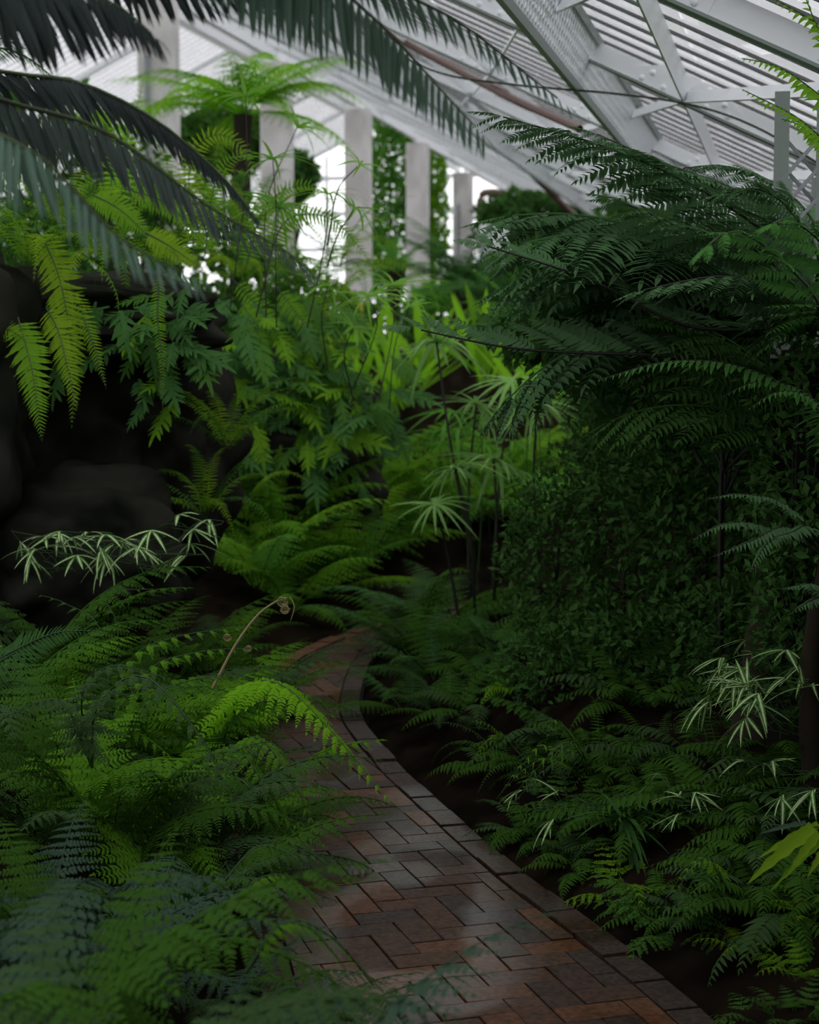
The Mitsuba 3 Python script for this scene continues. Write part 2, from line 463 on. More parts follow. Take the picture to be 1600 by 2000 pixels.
gx_, gy_ = np.meshgrid(np.concatenate([np.arange(-32, -4, 1.0), np.arange(-4, 2.6, .07), np.arange(2.8, 22, 1.2)]), np.concatenate([np.arange(-8, 1.5, .8), np.arange(1.5, 13.5, .07), np.arange(13.7, 62, .9)]), indexing='ij')
gv = np.stack([gx_, gy_, height(gx_.ravel(), gy_.ravel()).reshape(gx_.shape)], -1)
ni, nj = gx_.shape
ii, jj = np.meshgrid(np.arange(ni - 1), np.arange(nj - 1), indexing='ij')
gq = np.stack([ii * nj + jj, (ii + 1) * nj + jj, (ii + 1) * nj + jj + 1, ii * nj + jj + 1], -1).reshape(-1, 4)
put('ground', mikit.ply((gv.reshape(-1, 3), quads(gq)), smooth=True, color=grain(gv.reshape(-1, 3), *EARTH, 7.0)), 'soil')
L('ground', 'dark damp planting soil banked up on both sides of the path', kind='structure')
hall = [W(EAVE_L + .3, Y0 + .3, 0), W(-10.5, Y0 + .3, 0), W(-10.5, Y1 - .3, 0), W(EAVE_L + .3, Y1 - .3, 0)]
put('hall_floor', mikit.ply(sheet(*(np.array(hall) + [0, 0, 1.75]), 12, 40)), 'bounce_gravel')  # floor added out of view; bounces light up under the roof
L('hall_floor', 'unseen pale gravel floor added left of the columns to light the roof undersides', kind='structure')
bed = trimesh.creation.extrude_polygon(PATH.simplify(.005), .05, engine='earcut')
put('floor', mikit.ply((bed.vertices + [0, 0, -.062], bed.faces)), 'mortar')
L('floor', 'winding herringbone brick path, dark red and damp', kind='structure')

# herringbone bricks, each a part of the floor
BL, BW, GAP = .200, .100, .004
ang = math.radians(17)
ca, sa = math.cos(ang), math.sin(ang)
brick_ply = [mikit.ply(bevel_box(BL - GAP, BW - GAP, .05, .002))]
cells = []
N = 150
for i in range(-N, N):
    for j in range(-N, N):
        m = (i - j) % 4
        if m == 0:
            cells.append(((i + 1) * BW, (j + .5) * BW, 0))       # lies along u over cells i, i+1
        elif m == 2:
            cells.append(((i + .5) * BW, (j + 0) * BW, 1))       # lies along v over cells j-1, j
cells = np.array(cells)
cx = cells[:, 0] * ca - cells[:, 1] * sa
cy = cells[:, 0] * sa + cells[:, 1] * ca + 6.0
inner = PATH.buffer(-.108)
ok = (cy > 3.2) & (cy < 12.3) & (np.abs(cx) < 2.5)
cells, cx, cy = cells[ok], cx[ok], cy[ok]
ok = shapely.contains_xy(PATH.buffer(.03), cx, cy)
cells, cx, cy = cells[ok], cx[ok], cy[ok]
order = np.argsort(cy)
rest = {}
count = 0
for q in order:
    c, s = (ca, sa) if cells[q, 2] == 0 else (-sa, ca)
    M = np.eye(4)
    tilt = rng.normal(0, .008, 2)
    M[:3, 0], M[:3, 1] = nrm([c, s, tilt[0]]), nrm([-s, c, tilt[1]])
    M[:3, 2] = nrm(np.cross(M[:3, 0], M[:3, 1]))
    M[:3, 3] = cx[q], cy[q], rng.normal(0, .0012)
    b = BRICKS[rng.integers(0, 6)]
    foot = Polygon([(cx[q] + c * u * BL / 2 - s * w * BW / 2, cy[q] + s * u * BL / 2 + c * w * BW / 2) for u, w in ((-1, -1), (1, -1), (1, 1), (-1, 1))])
    cut = foot.intersection(inner)
    if cut.area < .0015:
        continue
    inview = abs(cx[q] / cy[q]) < .26
    if cut.area > foot.area * .97:
        if count < 300 and inview:
            put(num('floor__brick'), brick_ply[0], b, M)
            count += 1
        else:
            rest.setdefault(b, []).append(xf(M, bevel_box(BL - GAP, BW - GAP, .05, .002)))
    else:                                            # cut bricks along the border
        cut = cut.buffer(-GAP / 2)
        if cut.is_empty or cut.geom_type != 'Polygon':
            continue
        m = trimesh.creation.extrude_polygon(cut, .05, engine='earcut')
        rest.setdefault(b, []).append((m.vertices + [0, 0, -.05 + M[2, 3]], np.array(m.faces)))
for i, (b, parts) in enumerate(rest.items()):
    k = put(num('floor__brickwork'), mikit.ply(join(parts)), b)
    L(k, kind='stuff')
# edging bricks laid end to end along both borders
for E_, sgn in ((RE2, -1), (LE2, 1)):
    P = np.hstack([E_, np.zeros((len(E_), 1))])
    n_ = int(spline(P, 5)[1] / .205)
    C = spline(P, n_)[0]
    for a, b in zip(C[:-1], C[1:]):
        y = (a[1] + b[1]) / 2
        if y < 3.6 or y > 12:
            continue
        t = nrm(b - a)
        s = np.cross([0, 0, 1], t) * -sgn * -1
        M = np.eye(4)
        M[:3, 0], M[:3, 1], M[:3, 2] = t, np.cross([0, 0, 1], t), [0, 0, 1]
        M[:3, 3] = (a + b) / 2 - np.cross([0, 0, 1], t) * sgn * .055 * 1 + [0, 0, .006 + rng.normal(0, .003)]
        put(num('floor__edging_brick'), brick_ply[0], 'brick_3' if sgn > 0 and y > 9 else BRICKS[2 + 2 * rng.integers(0, 2)], M)

# ---------------------------------------------------------------- leaf and frond builders
X01 = lambda n: np.linspace(0, 1, n + 1)


def strip(ns, prof, wid, droop=0.0, fold=0.2, sweep=0.0, uv=False):
    x = X01(ns)
    w = wid * prof(x)
    z = -droop * x**2
    y = sweep * x**2
    v = np.stack([np.stack([x, y + w, z + fold * w], 1), np.stack([x, y, z], 1), np.stack([x, y - w, z + fold * w], 1)], 1).reshape(-1, 3)
    f = []
    for i in range(ns):
        a = 3 * i
        f += [(a, a + 1, a + 4, a + 3), (a + 1, a + 2, a + 5, a + 4)]
    f = quads(np.array(f)[:, ::-1])
    if uv:
        return v, f, np.stack([np.repeat(x, 3), np.tile([1, .5, 0], ns + 1)], 1)
    return v, f


lanceo = lambda x: np.minimum(1, x * 5 + .35) * (1 - x**3.0) ** .8 + .015 * (x > .99)
oblong = lambda x: np.minimum(1, .75 + x) * (1 - x**5) ** .7 + .01
taper = lambda x: (1 - x) ** .8 + .01
spindle = lambda x: np.sin(np.pi * np.clip(x * .93 + .05, 0, 1)) ** .8


def scallop(x):
    return np.minimum(1, .8 + x) * (1.02 - x ** 2.2) * (1 + .18 * np.cos(np.arange(len(x)) * np.pi))


def frame(p, d, n, s, sw=None):
    d = nrm(d)
    b = nrm(np.cross(n, d))
    n = np.cross(d, b)
    M = np.eye(4)
    M[:3, 0], M[:3, 1], M[:3, 2], M[:3, 3] = d * s, b * (sw or s), n * s, p
    return M


def pinna_bip(npair, leaflet, length, ang=65, shape=lambda u: 1 - .85 * u, droop=.12, jitter=6, seed=0):
    """A once-divided pinna of length 1 along x: leaflets on both sides of a thin midrib."""
    r = np.random.default_rng(seed)
    out = []
    for i in range(npair):
        u = .03 + .95 * i / npair
        for s in (1, -1):
            a = math.radians(ang + r.normal(0, jitter))
            d = np.array([math.cos(a), s * math.sin(a), -.15 + r.normal(0, .08)])
            p = np.array([u, 0, -droop * u * u])
            out.append(xf(frame(p, d, [0, 0, 1], length * shape(u) * r.uniform(.9, 1.08)), leaflet))
    out.append(xf(frame([.9, 0, -droop * .81], [1, 0, -2 * droop], [0, 0, 1], length * .5), leaflet))
    out.append(strip(5, lambda x: 1 - .8 * x, .006, droop, 0))
    return join(out)


TPL = {}


def tpl(name, vfs, smooth=True):
    TPL[name] = [(vf, mikit.ply((vf[0], vf[1]), smooth=smooth)) for vf in vfs]


tpl('cycad', [strip(6, lanceo, .047, d, .6, s) for d, s in ((.12, .02), (.22, -.03), (.30, .03))])
tpl('cycad_fine', [strip(5, lanceo, .035, d, .2) for d in (.06, .14)])
tpl('sword', [strip(6, scallop, .088, d, f, .05) for d, f in ((.1, .3), (.3, -.2), (.2, .1), (-.1, .25))])
tpl('swordlong', [strip(5, lanceo, .14, d, f, .05) for d, f in ((.1, .3), (.35, -.1), (.25, .2))])


def diamond(w):
    return np.array([[0, .7 * w, .03], [0, -.7 * w, .03], [.55, -w, .03], [1, 0, -.08], [.55, w, .03], [.5, 0, -.02]]), np.array([[0, 1, 5], [1, 2, 5], [2, 3, 5], [3, 4, 5], [4, 0, 5]])


tpl('bracken', [pinna_bip(10, diamond(.21), .23, 62, lambda u: (1 - u) ** .75 + .08, .15, 7, s) for s in range(4)])
tpl('lady', [pinna_bip(10, diamond(.25), .18, 70, lambda u: (1 - u) ** .65 + .08, .2, 6, s) for s in range(3)])
tpl('farfern', [pinna_bip(6, diamond(.34), .22, 66, lambda u: (1 - u) ** .65 + .10, .2, 6, s) for s in range(3)])
pin4 = strip(2, lambda x: np.array([.85, 1, .02]), .13, .18, .2)
tpl('giant', [pinna_bip(15, pin4, .26, 68, lambda u: .55 + 1.1 * u * (1 - u) * 1.6 - .45 * u**3, d, 5, s) for s, d in enumerate((.1, .25, .4))])
tpl('giantleaf', [strip(5, lanceo, .12, d, .2) for d in (.15, .35)])
broad3 = [join([strip(3, lambda x: np.array([.8, 1, .75, .02]), .15, d, .2, .06)]) for d in (.15, .3)]
tpl('broad3', broad3)
tpl('broad', [strip(7, scallop, .13, d, .2, .06) for d in (.15, .3)])


def lobed(seed):
    r = np.random.default_rng(seed)
    lobe = strip(4, spindle, .13, .15, .15)
    out = [strip(6, lambda x: .6 + .4 * np.sin(x * 3), .055, .22, .1)]
    for i in range(7):
        u = .16 + .75 * i / 7
        for s in (1, -1):
            a = math.radians(58 - 12 * u + r.normal(0, 6))
            out.append(xf(frame([u, 0, -.22 * u * u], [math.cos(a), s * math.sin(a), -.2 + r.normal(0, .12)], [0, 0, 1], (.36 - .22 * abs(u - .35)) * r.uniform(.85, 1.1)), lobe))
    out.append(xf(frame([.93, 0, -.19], [1, 0, -.4], [0, 0, 1], .25), lobe))
    return join(out)


tpl('lobed', [lobed(s) for s in range(3)])
fan = (np.array([[0, 0, 0], [.5, .45, .05], [.85, .28, 0], [1, 0, -.03], [.85, -.28, 0], [.5, -.45, .05]], float), np.array([[0, 2, 1], [0, 3, 2], [0, 4, 3], [0, 5, 4]]))


def maiden(seed):
    r = np.random.default_rng(seed)
    out = [strip(5, lambda x: x * 0 + 1, .006, .2, 0)]
    for i in range(10):
        u = .08 + .9 * i / 10
        for s in (1, -1):
            a = math.radians(65 + r.normal(0, 12))
            out.append(xf(frame([u, 0, -.2 * u * u], [math.cos(a), s * math.sin(a), r.normal(-.15, .2)], [r.normal(0, .2), r.normal(0, .2), 1], .16 * (1.1 - .6 * u)), fan))
    return join(out)


tpl('maiden', [maiden(s) for s in range(3)], smooth=False)


class Frond:
    """A frond: its midrib (a tube) and its leaflets, as matrices of shared templates."""

    def __init__(self, pts, kind, npair, size, prof, ang=(75, 40), droop=.2, r0=.006, sides=(1, -1), start=.12, seed=0, up=(0, 0, 1), jit=.06, pull=None, sfac=1.0, face=None):
        r = np.random.default_rng(seed)
        C, length = spline(pts, 40)
        self.length = length
        t = nrm(np.gradient(C, axis=0))
        self.rachis = tube(C[::2], np.linspace(r0, r0 * .25, 20), 5)
        self.items = []
        k = len(TPL[kind])
        for i in range(npair):
            u = start + (1 - start) * (i + .5) / npair
            j = min(38, int(u * 39))
            w = u * 39 - j
            p = C[j] * (1 - w) + C[j + 1] * w
            tt = nrm(t[j] * (1 - w) + t[j + 1] * w)
            upv = np.asarray(up, float)
            S = nrm(np.cross(tt, upv))
            Nn = np.cross(S, tt)
            a0 = math.radians(ang[0] + (ang[1] - ang[0]) * u)
            for s in sides:
                a = a0 + r.normal(0, jit)
                d = math.cos(a) * tt + math.sin(a) * s * S * sfac + (pull if pull is not None else np.array([0, 0, -droop])) * (1 + r.normal(0, .2))
                d = nrm(d)
                nn = (Nn if face is None else face) + r.normal(0, jit * 1.5, 3)
                self.items.append((int(r.integers(0, k)), frame(p, d, nn, size * prof(u) * r.uniform(.92, 1.06))))
        a = self.items[-1]
        self.items.append((0, frame(C[-1] - t[-1] * size * .02, t[-1] - np.array([0, 0, .1]), np.cross(np.cross(t[-1], up), t[-1]), size * prof(1.0) * 1.1)))
        self.kind = kind
        self._m = None

    def merged(self):
        if self._m is None:
            self._m = mikit.ply(join([self.rachis] + [xf(M, TPL[self.kind][i][0]) for i, M in self.items]))
        return self._m


def add_frond(thing, F, mat, M=None, detail=None, stem=None, part='frond'):
    """One frond of a thing; detail names its leaflets as sub-parts, otherwise the frond is one mesh."""
    key = num(thing + '__' + part)
    if detail is None:
        put(key, F.merged(), mat, M)
        return key
    put(key, mikit.ply(F.rachis, smooth=True), stem or 'stem_green', M)
    for i, Q in F.items:
        put(num(key + '__' + detail), TPL[F.kind][i][1], mat, Q if M is None else M @ Q)
    return key


P_LADY = lambda u: (np.sin(np.pi * (u * .86 + .1)) ** .8) if u < .5 else (1.05 - u) ** .75 * 1.5
P_TRI = lambda u: max(.05, 1.06 - u) ** .85
P_SWORD = lambda u: min(1, .55 + u * 2.5) * max(.06, 1.04 - u ** 2.2)
P_GIANT = lambda u: .45 + 1.0 * math.sin(math.pi * min(1, u * .8 + .16)) * .75 - .18 * u**3
P_CYCAD = lambda u: min(1, .5 + 3 * u) * max(.2, 1 - .75 * max(0, u - .55) / .45)


def arch(L_, f0, f1, n=6, lift=0.0):
    """Points of an arching stalk of length L_ in the xz plane; f0, f1: degrees from upright at foot and tip."""
    p, out = np.zeros(3), [np.zeros(3)]
    for i in range(n):
        f = math.radians(f0 + (f1 - f0) * ((i + .5) / n) ** 1.2)
        p = p + L_ / n * np.array([math.sin(f), 0, math.cos(f)])
        out.append(p)
    return out


# canonical fronds of length 1, reused under other matrices
CANON = {}


def canon(name, kind, npair, size, prof, variants, **kw):
    CANON[name] = [Frond(arch(1, a, b), kind, npair, size, prof, seed=i, **kw) for i, (a, b) in enumerate(variants)]


canon('lady', 'lady', 17, .17, P_LADY, ((18, 105), (30, 120), (45, 110), (25, 80)), ang=(85, 45), r0=.005, start=.16)
canon('bracken', 'bracken', 15, .30, P_TRI, ((12, 100), (25, 112), (40, 118), (20, 85)), ang=(80, 45), r0=.006, start=.25)
canon('farlady', 'farfern', 15, .19, P_LADY, ((18, 105), (30, 120), (45, 110), (25, 80)), ang=(85, 45), r0=.005, start=.16)
canon('farbracken', 'farfern', 14, .31, P_TRI, ((12, 100), (25, 112), (40, 118), (20, 85)), ang=(80, 45), r0=.006, start=.25)
canon('sword', 'sword', 30, .085, P_SWORD, ((15, 100), (30, 150), (50, 170), (25, 120)), ang=(85, 60), r0=.004, start=.06)
canon('cycad', 'cycad_fine', 40, .20, P_CYCAD, ((20, 75), (40, 105), (55, 120)), ang=(70, 35), r0=.008, start=.1)
canon('lobed', 'lobed', 1, .01, lambda u: 1, ((30, 120),), start=.9)
canon('shade', 'broad3', 15, .19, P_LADY, ((18, 105), (30, 120), (45, 110)), ang=(85, 45), r0=.004, start=.16)
canon('maiden', 'maiden', 7, .34, P_TRI, ((30, 110), (50, 130), (20, 90)), ang=(65, 35), r0=.003, start=.2)
canon('holly', 'broad', 9, .20, P_SWORD, ((30, 105), (45, 125), (20, 95)), ang=(70, 35), r0=.005, start=.15)
canon('giant', 'giant', 9, .36, P_GIANT, ((25, 85), (40, 105), (15, 70)), ang=(65, 30), r0=.009, start=.25)


def rotz(a):
    return np.array([[math.cos(a), -math.sin(a), 0, 0], [math.sin(a), math.cos(a), 0, 0], [0, 0, 1, 0], [0, 0, 0, 1.0]])


def place(p, az, s, tilt=0.0, roll=0.0):
    M = rotz(az) @ trimesh.transformations.rotation_matrix(tilt, [0, 1, 0]) @ trimesh.transformations.rotation_matrix(roll, [1, 0, 0])
    M[:3, :3] = M[:3, :3] * s
    M[:3, 3] = p
    return M


def clump(name, species, p, nf, length, mat, label, cat='fern', group=None, seed=0, az=None, tilt=(-.1, .35), detail=None, mats=None, spread=.05, stem=None):
    """A plant: fronds of one species rising from p. az: (from, to) in degrees."""
    r = np.random.default_rng(seed + 1000)
    t = num(name)
    p = np.asarray(p, float)
    for i in range(nf):
        a0, a1 = az or (0, 360)
        a = math.radians(a0 + (a1 - a0) * (i + r.uniform(.1, .9)) / nf)
        F = CANON[species][r.integers(0, len(CANON[species]))]
        q = p + np.array([math.cos(a), math.sin(a), 0]) * spread * r.uniform(.2, 1)
        m = mat if mats is None else mats[r.integers(0, len(mats))]
        add_frond(t, F, m, place(q, a, length * r.uniform(.75, 1.1), r.uniform(*tilt), r.normal(0, .15)), detail, stem)
    L(t, label, cat, group)
    return t
#PLANTS
# ---------------------------------------------------------------- plants
DOWN = np.array([0, 0, -1.0])


def path3(px, z0, z1=None):
    z1 = z0 if z1 is None else z1
    n_ = len(px)
    return [at(p[0], p[1], p[2] if len(p) > 2 else z0 + (z1 - z0) * i / (n_ - 1)) for i, p in enumerate(px)]


def soilpt(px, z, dz=-.02):
    q = at(px, 700, z)
    return np.array([q[0], q[1], height(q[0], q[1])[0] + dz])


def atg(px, py, dh=0.0):
    """The point dh above the soil where the photograph shows (px, py)."""
    for z in np.arange(2.0, 20, .03):
        q = at(px, py, z)
        if q[2] < height(q[0], q[1])[0] + dh:
            break
    return q


def trunk(thing, p, q, r0, r1, mat='bark', part='trunk', wob=.03):
    m = (np.asarray(p) + q) / 2 + rng.normal(0, wob, 3)
    C = spline([p, m, q], 14)[0]
    put(num(thing + '__' + part), mikit.ply(tube(C, np.linspace(r0, r1, 14) * (1 + .08 * np.sin(np.arange(14) * 2.1)), 9), smooth=True), mat)


# --- cycads at the upper left
C1 = at(-430, 60, 3.5)
t = num('cycad')
trunk(t, [C1[0] - .05, C1[1], height(C1[0], C1[1])[0] - .05], C1 - [0, 0, .02], .14, .10)
hang = dict(sfac=.35, r0=.008, face=-FWD + UP * .35)
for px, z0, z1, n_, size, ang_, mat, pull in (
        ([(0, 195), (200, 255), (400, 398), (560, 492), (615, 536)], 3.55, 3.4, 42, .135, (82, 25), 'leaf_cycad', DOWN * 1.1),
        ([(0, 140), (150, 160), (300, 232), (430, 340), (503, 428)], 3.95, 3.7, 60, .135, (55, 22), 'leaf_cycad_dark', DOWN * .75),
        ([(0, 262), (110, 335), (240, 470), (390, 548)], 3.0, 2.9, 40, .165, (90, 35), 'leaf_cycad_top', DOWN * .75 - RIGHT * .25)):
    F = Frond([C1] + path3(px, z0, z1), 'cycad', n_, size, P_CYCAD, ang_, seed=n_, pull=pull, start=.25, **hang)
    add_frond(t, F, mat, detail='leaflet', stem='rachis_green')
L(t, 'large dark blue-green cycad with three long fronds reaching in from the left edge', 'cycad')
C2 = at(-160, -430, 3.3)
t = num('cycad')
trunk(t, [C2[0] - .25, C2[1] - .15, height(C2[0], C2[1])[0] - .05], C2 - [0, 0, .02], .15, .11)
IMG = RIGHT * .75 - UP * .1
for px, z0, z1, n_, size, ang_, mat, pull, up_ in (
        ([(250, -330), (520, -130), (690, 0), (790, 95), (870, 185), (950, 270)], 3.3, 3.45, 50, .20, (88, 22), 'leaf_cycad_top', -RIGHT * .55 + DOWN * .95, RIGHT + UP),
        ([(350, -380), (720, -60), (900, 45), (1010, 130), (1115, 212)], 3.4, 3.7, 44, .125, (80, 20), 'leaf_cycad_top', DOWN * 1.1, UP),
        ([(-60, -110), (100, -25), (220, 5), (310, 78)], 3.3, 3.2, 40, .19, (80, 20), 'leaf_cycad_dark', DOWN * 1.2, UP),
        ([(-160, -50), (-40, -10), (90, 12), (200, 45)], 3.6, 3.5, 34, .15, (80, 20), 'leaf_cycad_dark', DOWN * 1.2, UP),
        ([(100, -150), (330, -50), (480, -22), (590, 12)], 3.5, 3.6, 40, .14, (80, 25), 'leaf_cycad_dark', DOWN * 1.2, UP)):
    F = Frond([C2] + path3(px, z0, z1), 'cycad', n_, size, P_CYCAD, ang_, seed=n_, pull=pull, start=.3, up=up_, **hang)
    add_frond(t, F, mat, detail='leaflet', stem='rachis_green')
L(t, 'cycad whose glossy fronds arch across the top edge under the roof', 'cycad')
C3 = at(-330, 40, 4.4)
t = num('cycad')
trunk(t, [C3[0] - .05, C3[1], height(C3[0], C3[1])[0] - .05], C3, .12, .09)
for px, n_ in (([(-60, 85), (40, 105), (120, 165)], 40), ([(-60, 130), (10, 150), (60, 190)], 36), ([(-100, 60), (0, 75), (60, 100)], 36)):
    F = Frond([C3] + path3(px, 4.3), 'cycad', n_, .09, P_CYCAD, (70, 25), seed=n_, pull=DOWN * .3, start=.2, r0=.006)
    add_frond(t, F, 'leaf_shrub')
L(t, 'dark cycad with thin drooping fronds at the left edge, behind the larger ones', 'cycad')

# --- dark rocks of the left bank
for i, (px, py, z, r3) in enumerate([(20, 880, 9.0, (.85, .6, .8)), (310, 860, 9.3, (.45, .5, .80)), (-260, 760, 7.7, (.8, .9, 1.0)), (150, 1080, 8.0, (.55, .45, .45)), (640, 960, 12.2, (.42, .45, .62)), (480, 960, 12.3, (.85, .6, .85)), (110, 625, 8.55, (.85, .95, .26)), (520, 790, 12.9, (.85, .6, .42))]):
    m = trimesh.creation.icosphere(4, 1.0)
    p = m.vertices
    q = p * (1 + .35 * (meshkit.fbm(p * 1.8 + i * 7, 4, i)[:, None] - .5) + .5 * (np.abs(meshkit.noise(p * 2.6 + i * 3, i)[:, None] - .5) - .25))
    q = q * np.array(r3) + at(px, py, z)
    put(num('rock'), mikit.ply((q, m.faces), smooth=True, color=grain(q, *STONE, 7.0)), 'dark_stone')
ROCKS = ['nearly black rock in the hollow behind the hanging ferns at far left', 'nearly black rock in the middle of the left bank under the lobed ferns', 'dark rock at the left edge beneath the cycads', 'dark low rock behind the striped ferns on the left', 'dark rock at the right end of the left bank', 'dark rock behind the bend of the path, under the hanging narrow fronds', 'dark rock on top of the left bank carrying sword ferns', 'dark rock on top of the left bank below the papyrus']
for i, s_ in enumerate(ROCKS):
    L('rock' if i == 0 else f'rock_{i:03d}', s_, 'rock')

# --- sword ferns hanging over the left bank, every leaflet a sub-part
t = num('sword_fern')
sw = dict(ang=(88, 55), r0=.004, start=.05, sfac=1.0, up=-FWD + UP * .2)
for px, z, n_, size, mat in (
        ([(70, 440), (112, 530), (135, 640), (143, 740), (140, 835)], 7.3, 46, .105, 'leaf_lime'),
        ([(35, 620), (62, 720), (82, 860)], 7.1, 34, .10, 'leaf_sword'),
        ([(140, 560), (178, 660), (208, 760)], 7.3, 30, .055, 'leaf_lime'),
        ([(90, 600), (118, 660), (150, 800)], 7.2, 30, .085, 'leaf_lime'),
        ([(-30, 640), (20, 645), (48, 665)], 7.2, 22, .06, 'leaf_lime')):
    F = Frond(path3(px, z + .15, z - .05), 'sword', n_, size, P_SWORD, seed=n_, pull=DOWN * .25, **sw)
    add_frond(t, F, mat, detail='leaflet')
L(t, 'yellow-green sword fern hanging over the black hollow at far left', 'fern')
t = num('sword_fern')
for px, z, n_, size, mat in (
        ([(312, 530), (308, 620), (316, 700), (318, 805)], 7.4, 44, .04, 'leaf_sword'),
        ([(285, 455), (330, 480), (400, 528)], 7.3, 34, .07, 'leaf_lime'),
        ([(180, 380), (235, 410), (300, 470)], 7.5, 30, .08, 'leaf_sword'),
        ([(250, 370), (330, 400), (400, 480)], 7.7, 30, .08, 'leaf_sword')):
    F = Frond(path3(px, z), 'sword', n_, size, P_SWORD, seed=n_, pull=DOWN * .25, **sw)
    add_frond(t, F, mat, detail='leaflet')
L(t, 'sword fern with one yellow frond, showing below the dark cycad fronds', 'fern')
t = num('sword_fern')
for px, z, n_, size, mat in (
        ([(450, 540), (520, 620), (590, 730), (622, 800), (641, 898)], 11.6, 50, .10, 'leaf_sword'),
        ([(600, 560), (650, 650), (690, 760), (700, 915)], 11.8, 50, .085, 'leaf_lime'),
        ([(470, 590), (500, 640), (530, 740)], 11.5, 30, .09, 'leaf_sword'),
        ([(540, 560), (600, 640), (640, 700), (660, 780)], 11.6, 36, .09, 'leaf_sword')):
    F = Frond(path3(px, z), 'sword', n_, size, P_SWORD, seed=n_, pull=DOWN * .3, **sw)
    add_frond(t, F, mat, detail='leaflet')
L(t, 'sword fern with long narrow fronds hanging from the right end of the left bank', 'fern')
t = num('sword_fern')
for px, z, n_, size, mat in (
        ([(520, 520), (560, 430), (640, 425), (700, 480), (742, 545)], 8.6, 44, .075, 'leaf_sword'),
        ([(380, 500), (370, 330), (410, 265), (470, 285), (520, 385)], 8.8, 46, .085, 'leaf_lime'),
        ([(400, 500), (420, 360), (470, 300), (500, 330)], 8.7, 36, .08, 'leaf_sword'),
        ([(480, 520), (520, 400), (600, 360), (650, 400)], 8.9, 36, .08, 'leaf_sword'),
        ([(235, 400), (250, 260), (270, 200), (282, 145)], 9.2, 24, .09, 'leaf_bright'),
        ([(215, 400), (222, 280), (225, 200)], 9.2, 20, .08, 'leaf_bright')):
    F = Frond(path3(px, z), 'sword', n_, size, P_SWORD, seed=n_, pull=DOWN * .2, **sw)
    add_frond(t, F, mat, detail='leaflet')
L(t, 'bright sword fern standing upright on the left bank before the columns', 'fern')
for i, (px, py, z, nf) in enumerate([(60, 510, 7.5, 13), (200, 500, 7.6, 13), (310, 520, 7.9, 13), (470, 540, 12.0, 15), (590, 560, 12.2, 14), (-60, 480, 7.5, 11), (130, 440, 7.9, 12), (330, 420, 9.6, 10), (480, 440, 12.6, 12), (640, 600, 12.0, 13), (660, 520, 12.6, 12), (445, 870, 8.55, 12), (400, 1000, 8.4, 12), (480, 1010, 11.4, 12)]):
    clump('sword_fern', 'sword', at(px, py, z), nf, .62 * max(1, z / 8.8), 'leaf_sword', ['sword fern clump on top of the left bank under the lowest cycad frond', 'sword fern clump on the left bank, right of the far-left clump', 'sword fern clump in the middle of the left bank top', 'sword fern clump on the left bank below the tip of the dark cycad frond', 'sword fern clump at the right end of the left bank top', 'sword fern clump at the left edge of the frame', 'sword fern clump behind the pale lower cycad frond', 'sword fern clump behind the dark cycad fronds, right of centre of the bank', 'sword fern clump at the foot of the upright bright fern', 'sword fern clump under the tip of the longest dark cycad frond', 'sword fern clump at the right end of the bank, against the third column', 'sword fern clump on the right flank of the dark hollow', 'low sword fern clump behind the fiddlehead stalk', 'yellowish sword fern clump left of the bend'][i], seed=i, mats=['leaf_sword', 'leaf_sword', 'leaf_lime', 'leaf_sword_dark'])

# --- blue-green lobed ferns on the rock face
for i, (px, py, z, nf) in enumerate([(250, 620, 7.6, 15), (360, 640, 7.7, 18), (470, 660, 11.6, 20), (570, 650, 11.7, 24), (640, 700, 11.8, 22), (420, 740, 11.5, 16), (560, 780, 11.6, 22), (310, 720, 7.7, 9), (500, 860, 11.6, 18), (690, 770, 11.7, 18), (640, 850, 11.6, 14)]):
    t = num('lobed_fern')
    r = np.random.default_rng(50 + i)
    c = at(px, py, z)
    for k in range(nf):
        key = num(t + '__frond')
        d = nrm(-FWD * r.uniform(.3, 1) + RIGHT * r.normal(0, .8) + DOWN * r.uniform(.0, .9))
        nn = nrm(-FWD * .8 + UP * .9 + r.normal(0, .25, 3))
        put(key, TPL['lobed'][k % 3][1], ['leaf_waxy', 'leaf_waxy', 'leaf_sword_dark', 'leaf_sword', 'leaf_waxy'][r.integers(0, 5)], frame(c + r.normal(0, .12, 3) * [1, .5, .8] * z / 8, d, nn, r.uniform(.15, .27) * z / 8))
    L(t, 'lobed blue-green fern on the left bank, ' + ['leftmost, below the pale cycad frond', 'left of the slender hanging frond', 'in the middle of the rock face', 'above the long narrow sword fronds', 'at the right end of the bank', 'lower middle of the rock face', 'lower right of the rock face', 'lowest on the left of the rock face', 'low, just above the bracken', 'at the far right end, beside the strap-leaved ferns', 'at the far right end, lowest'][i], 'fern')


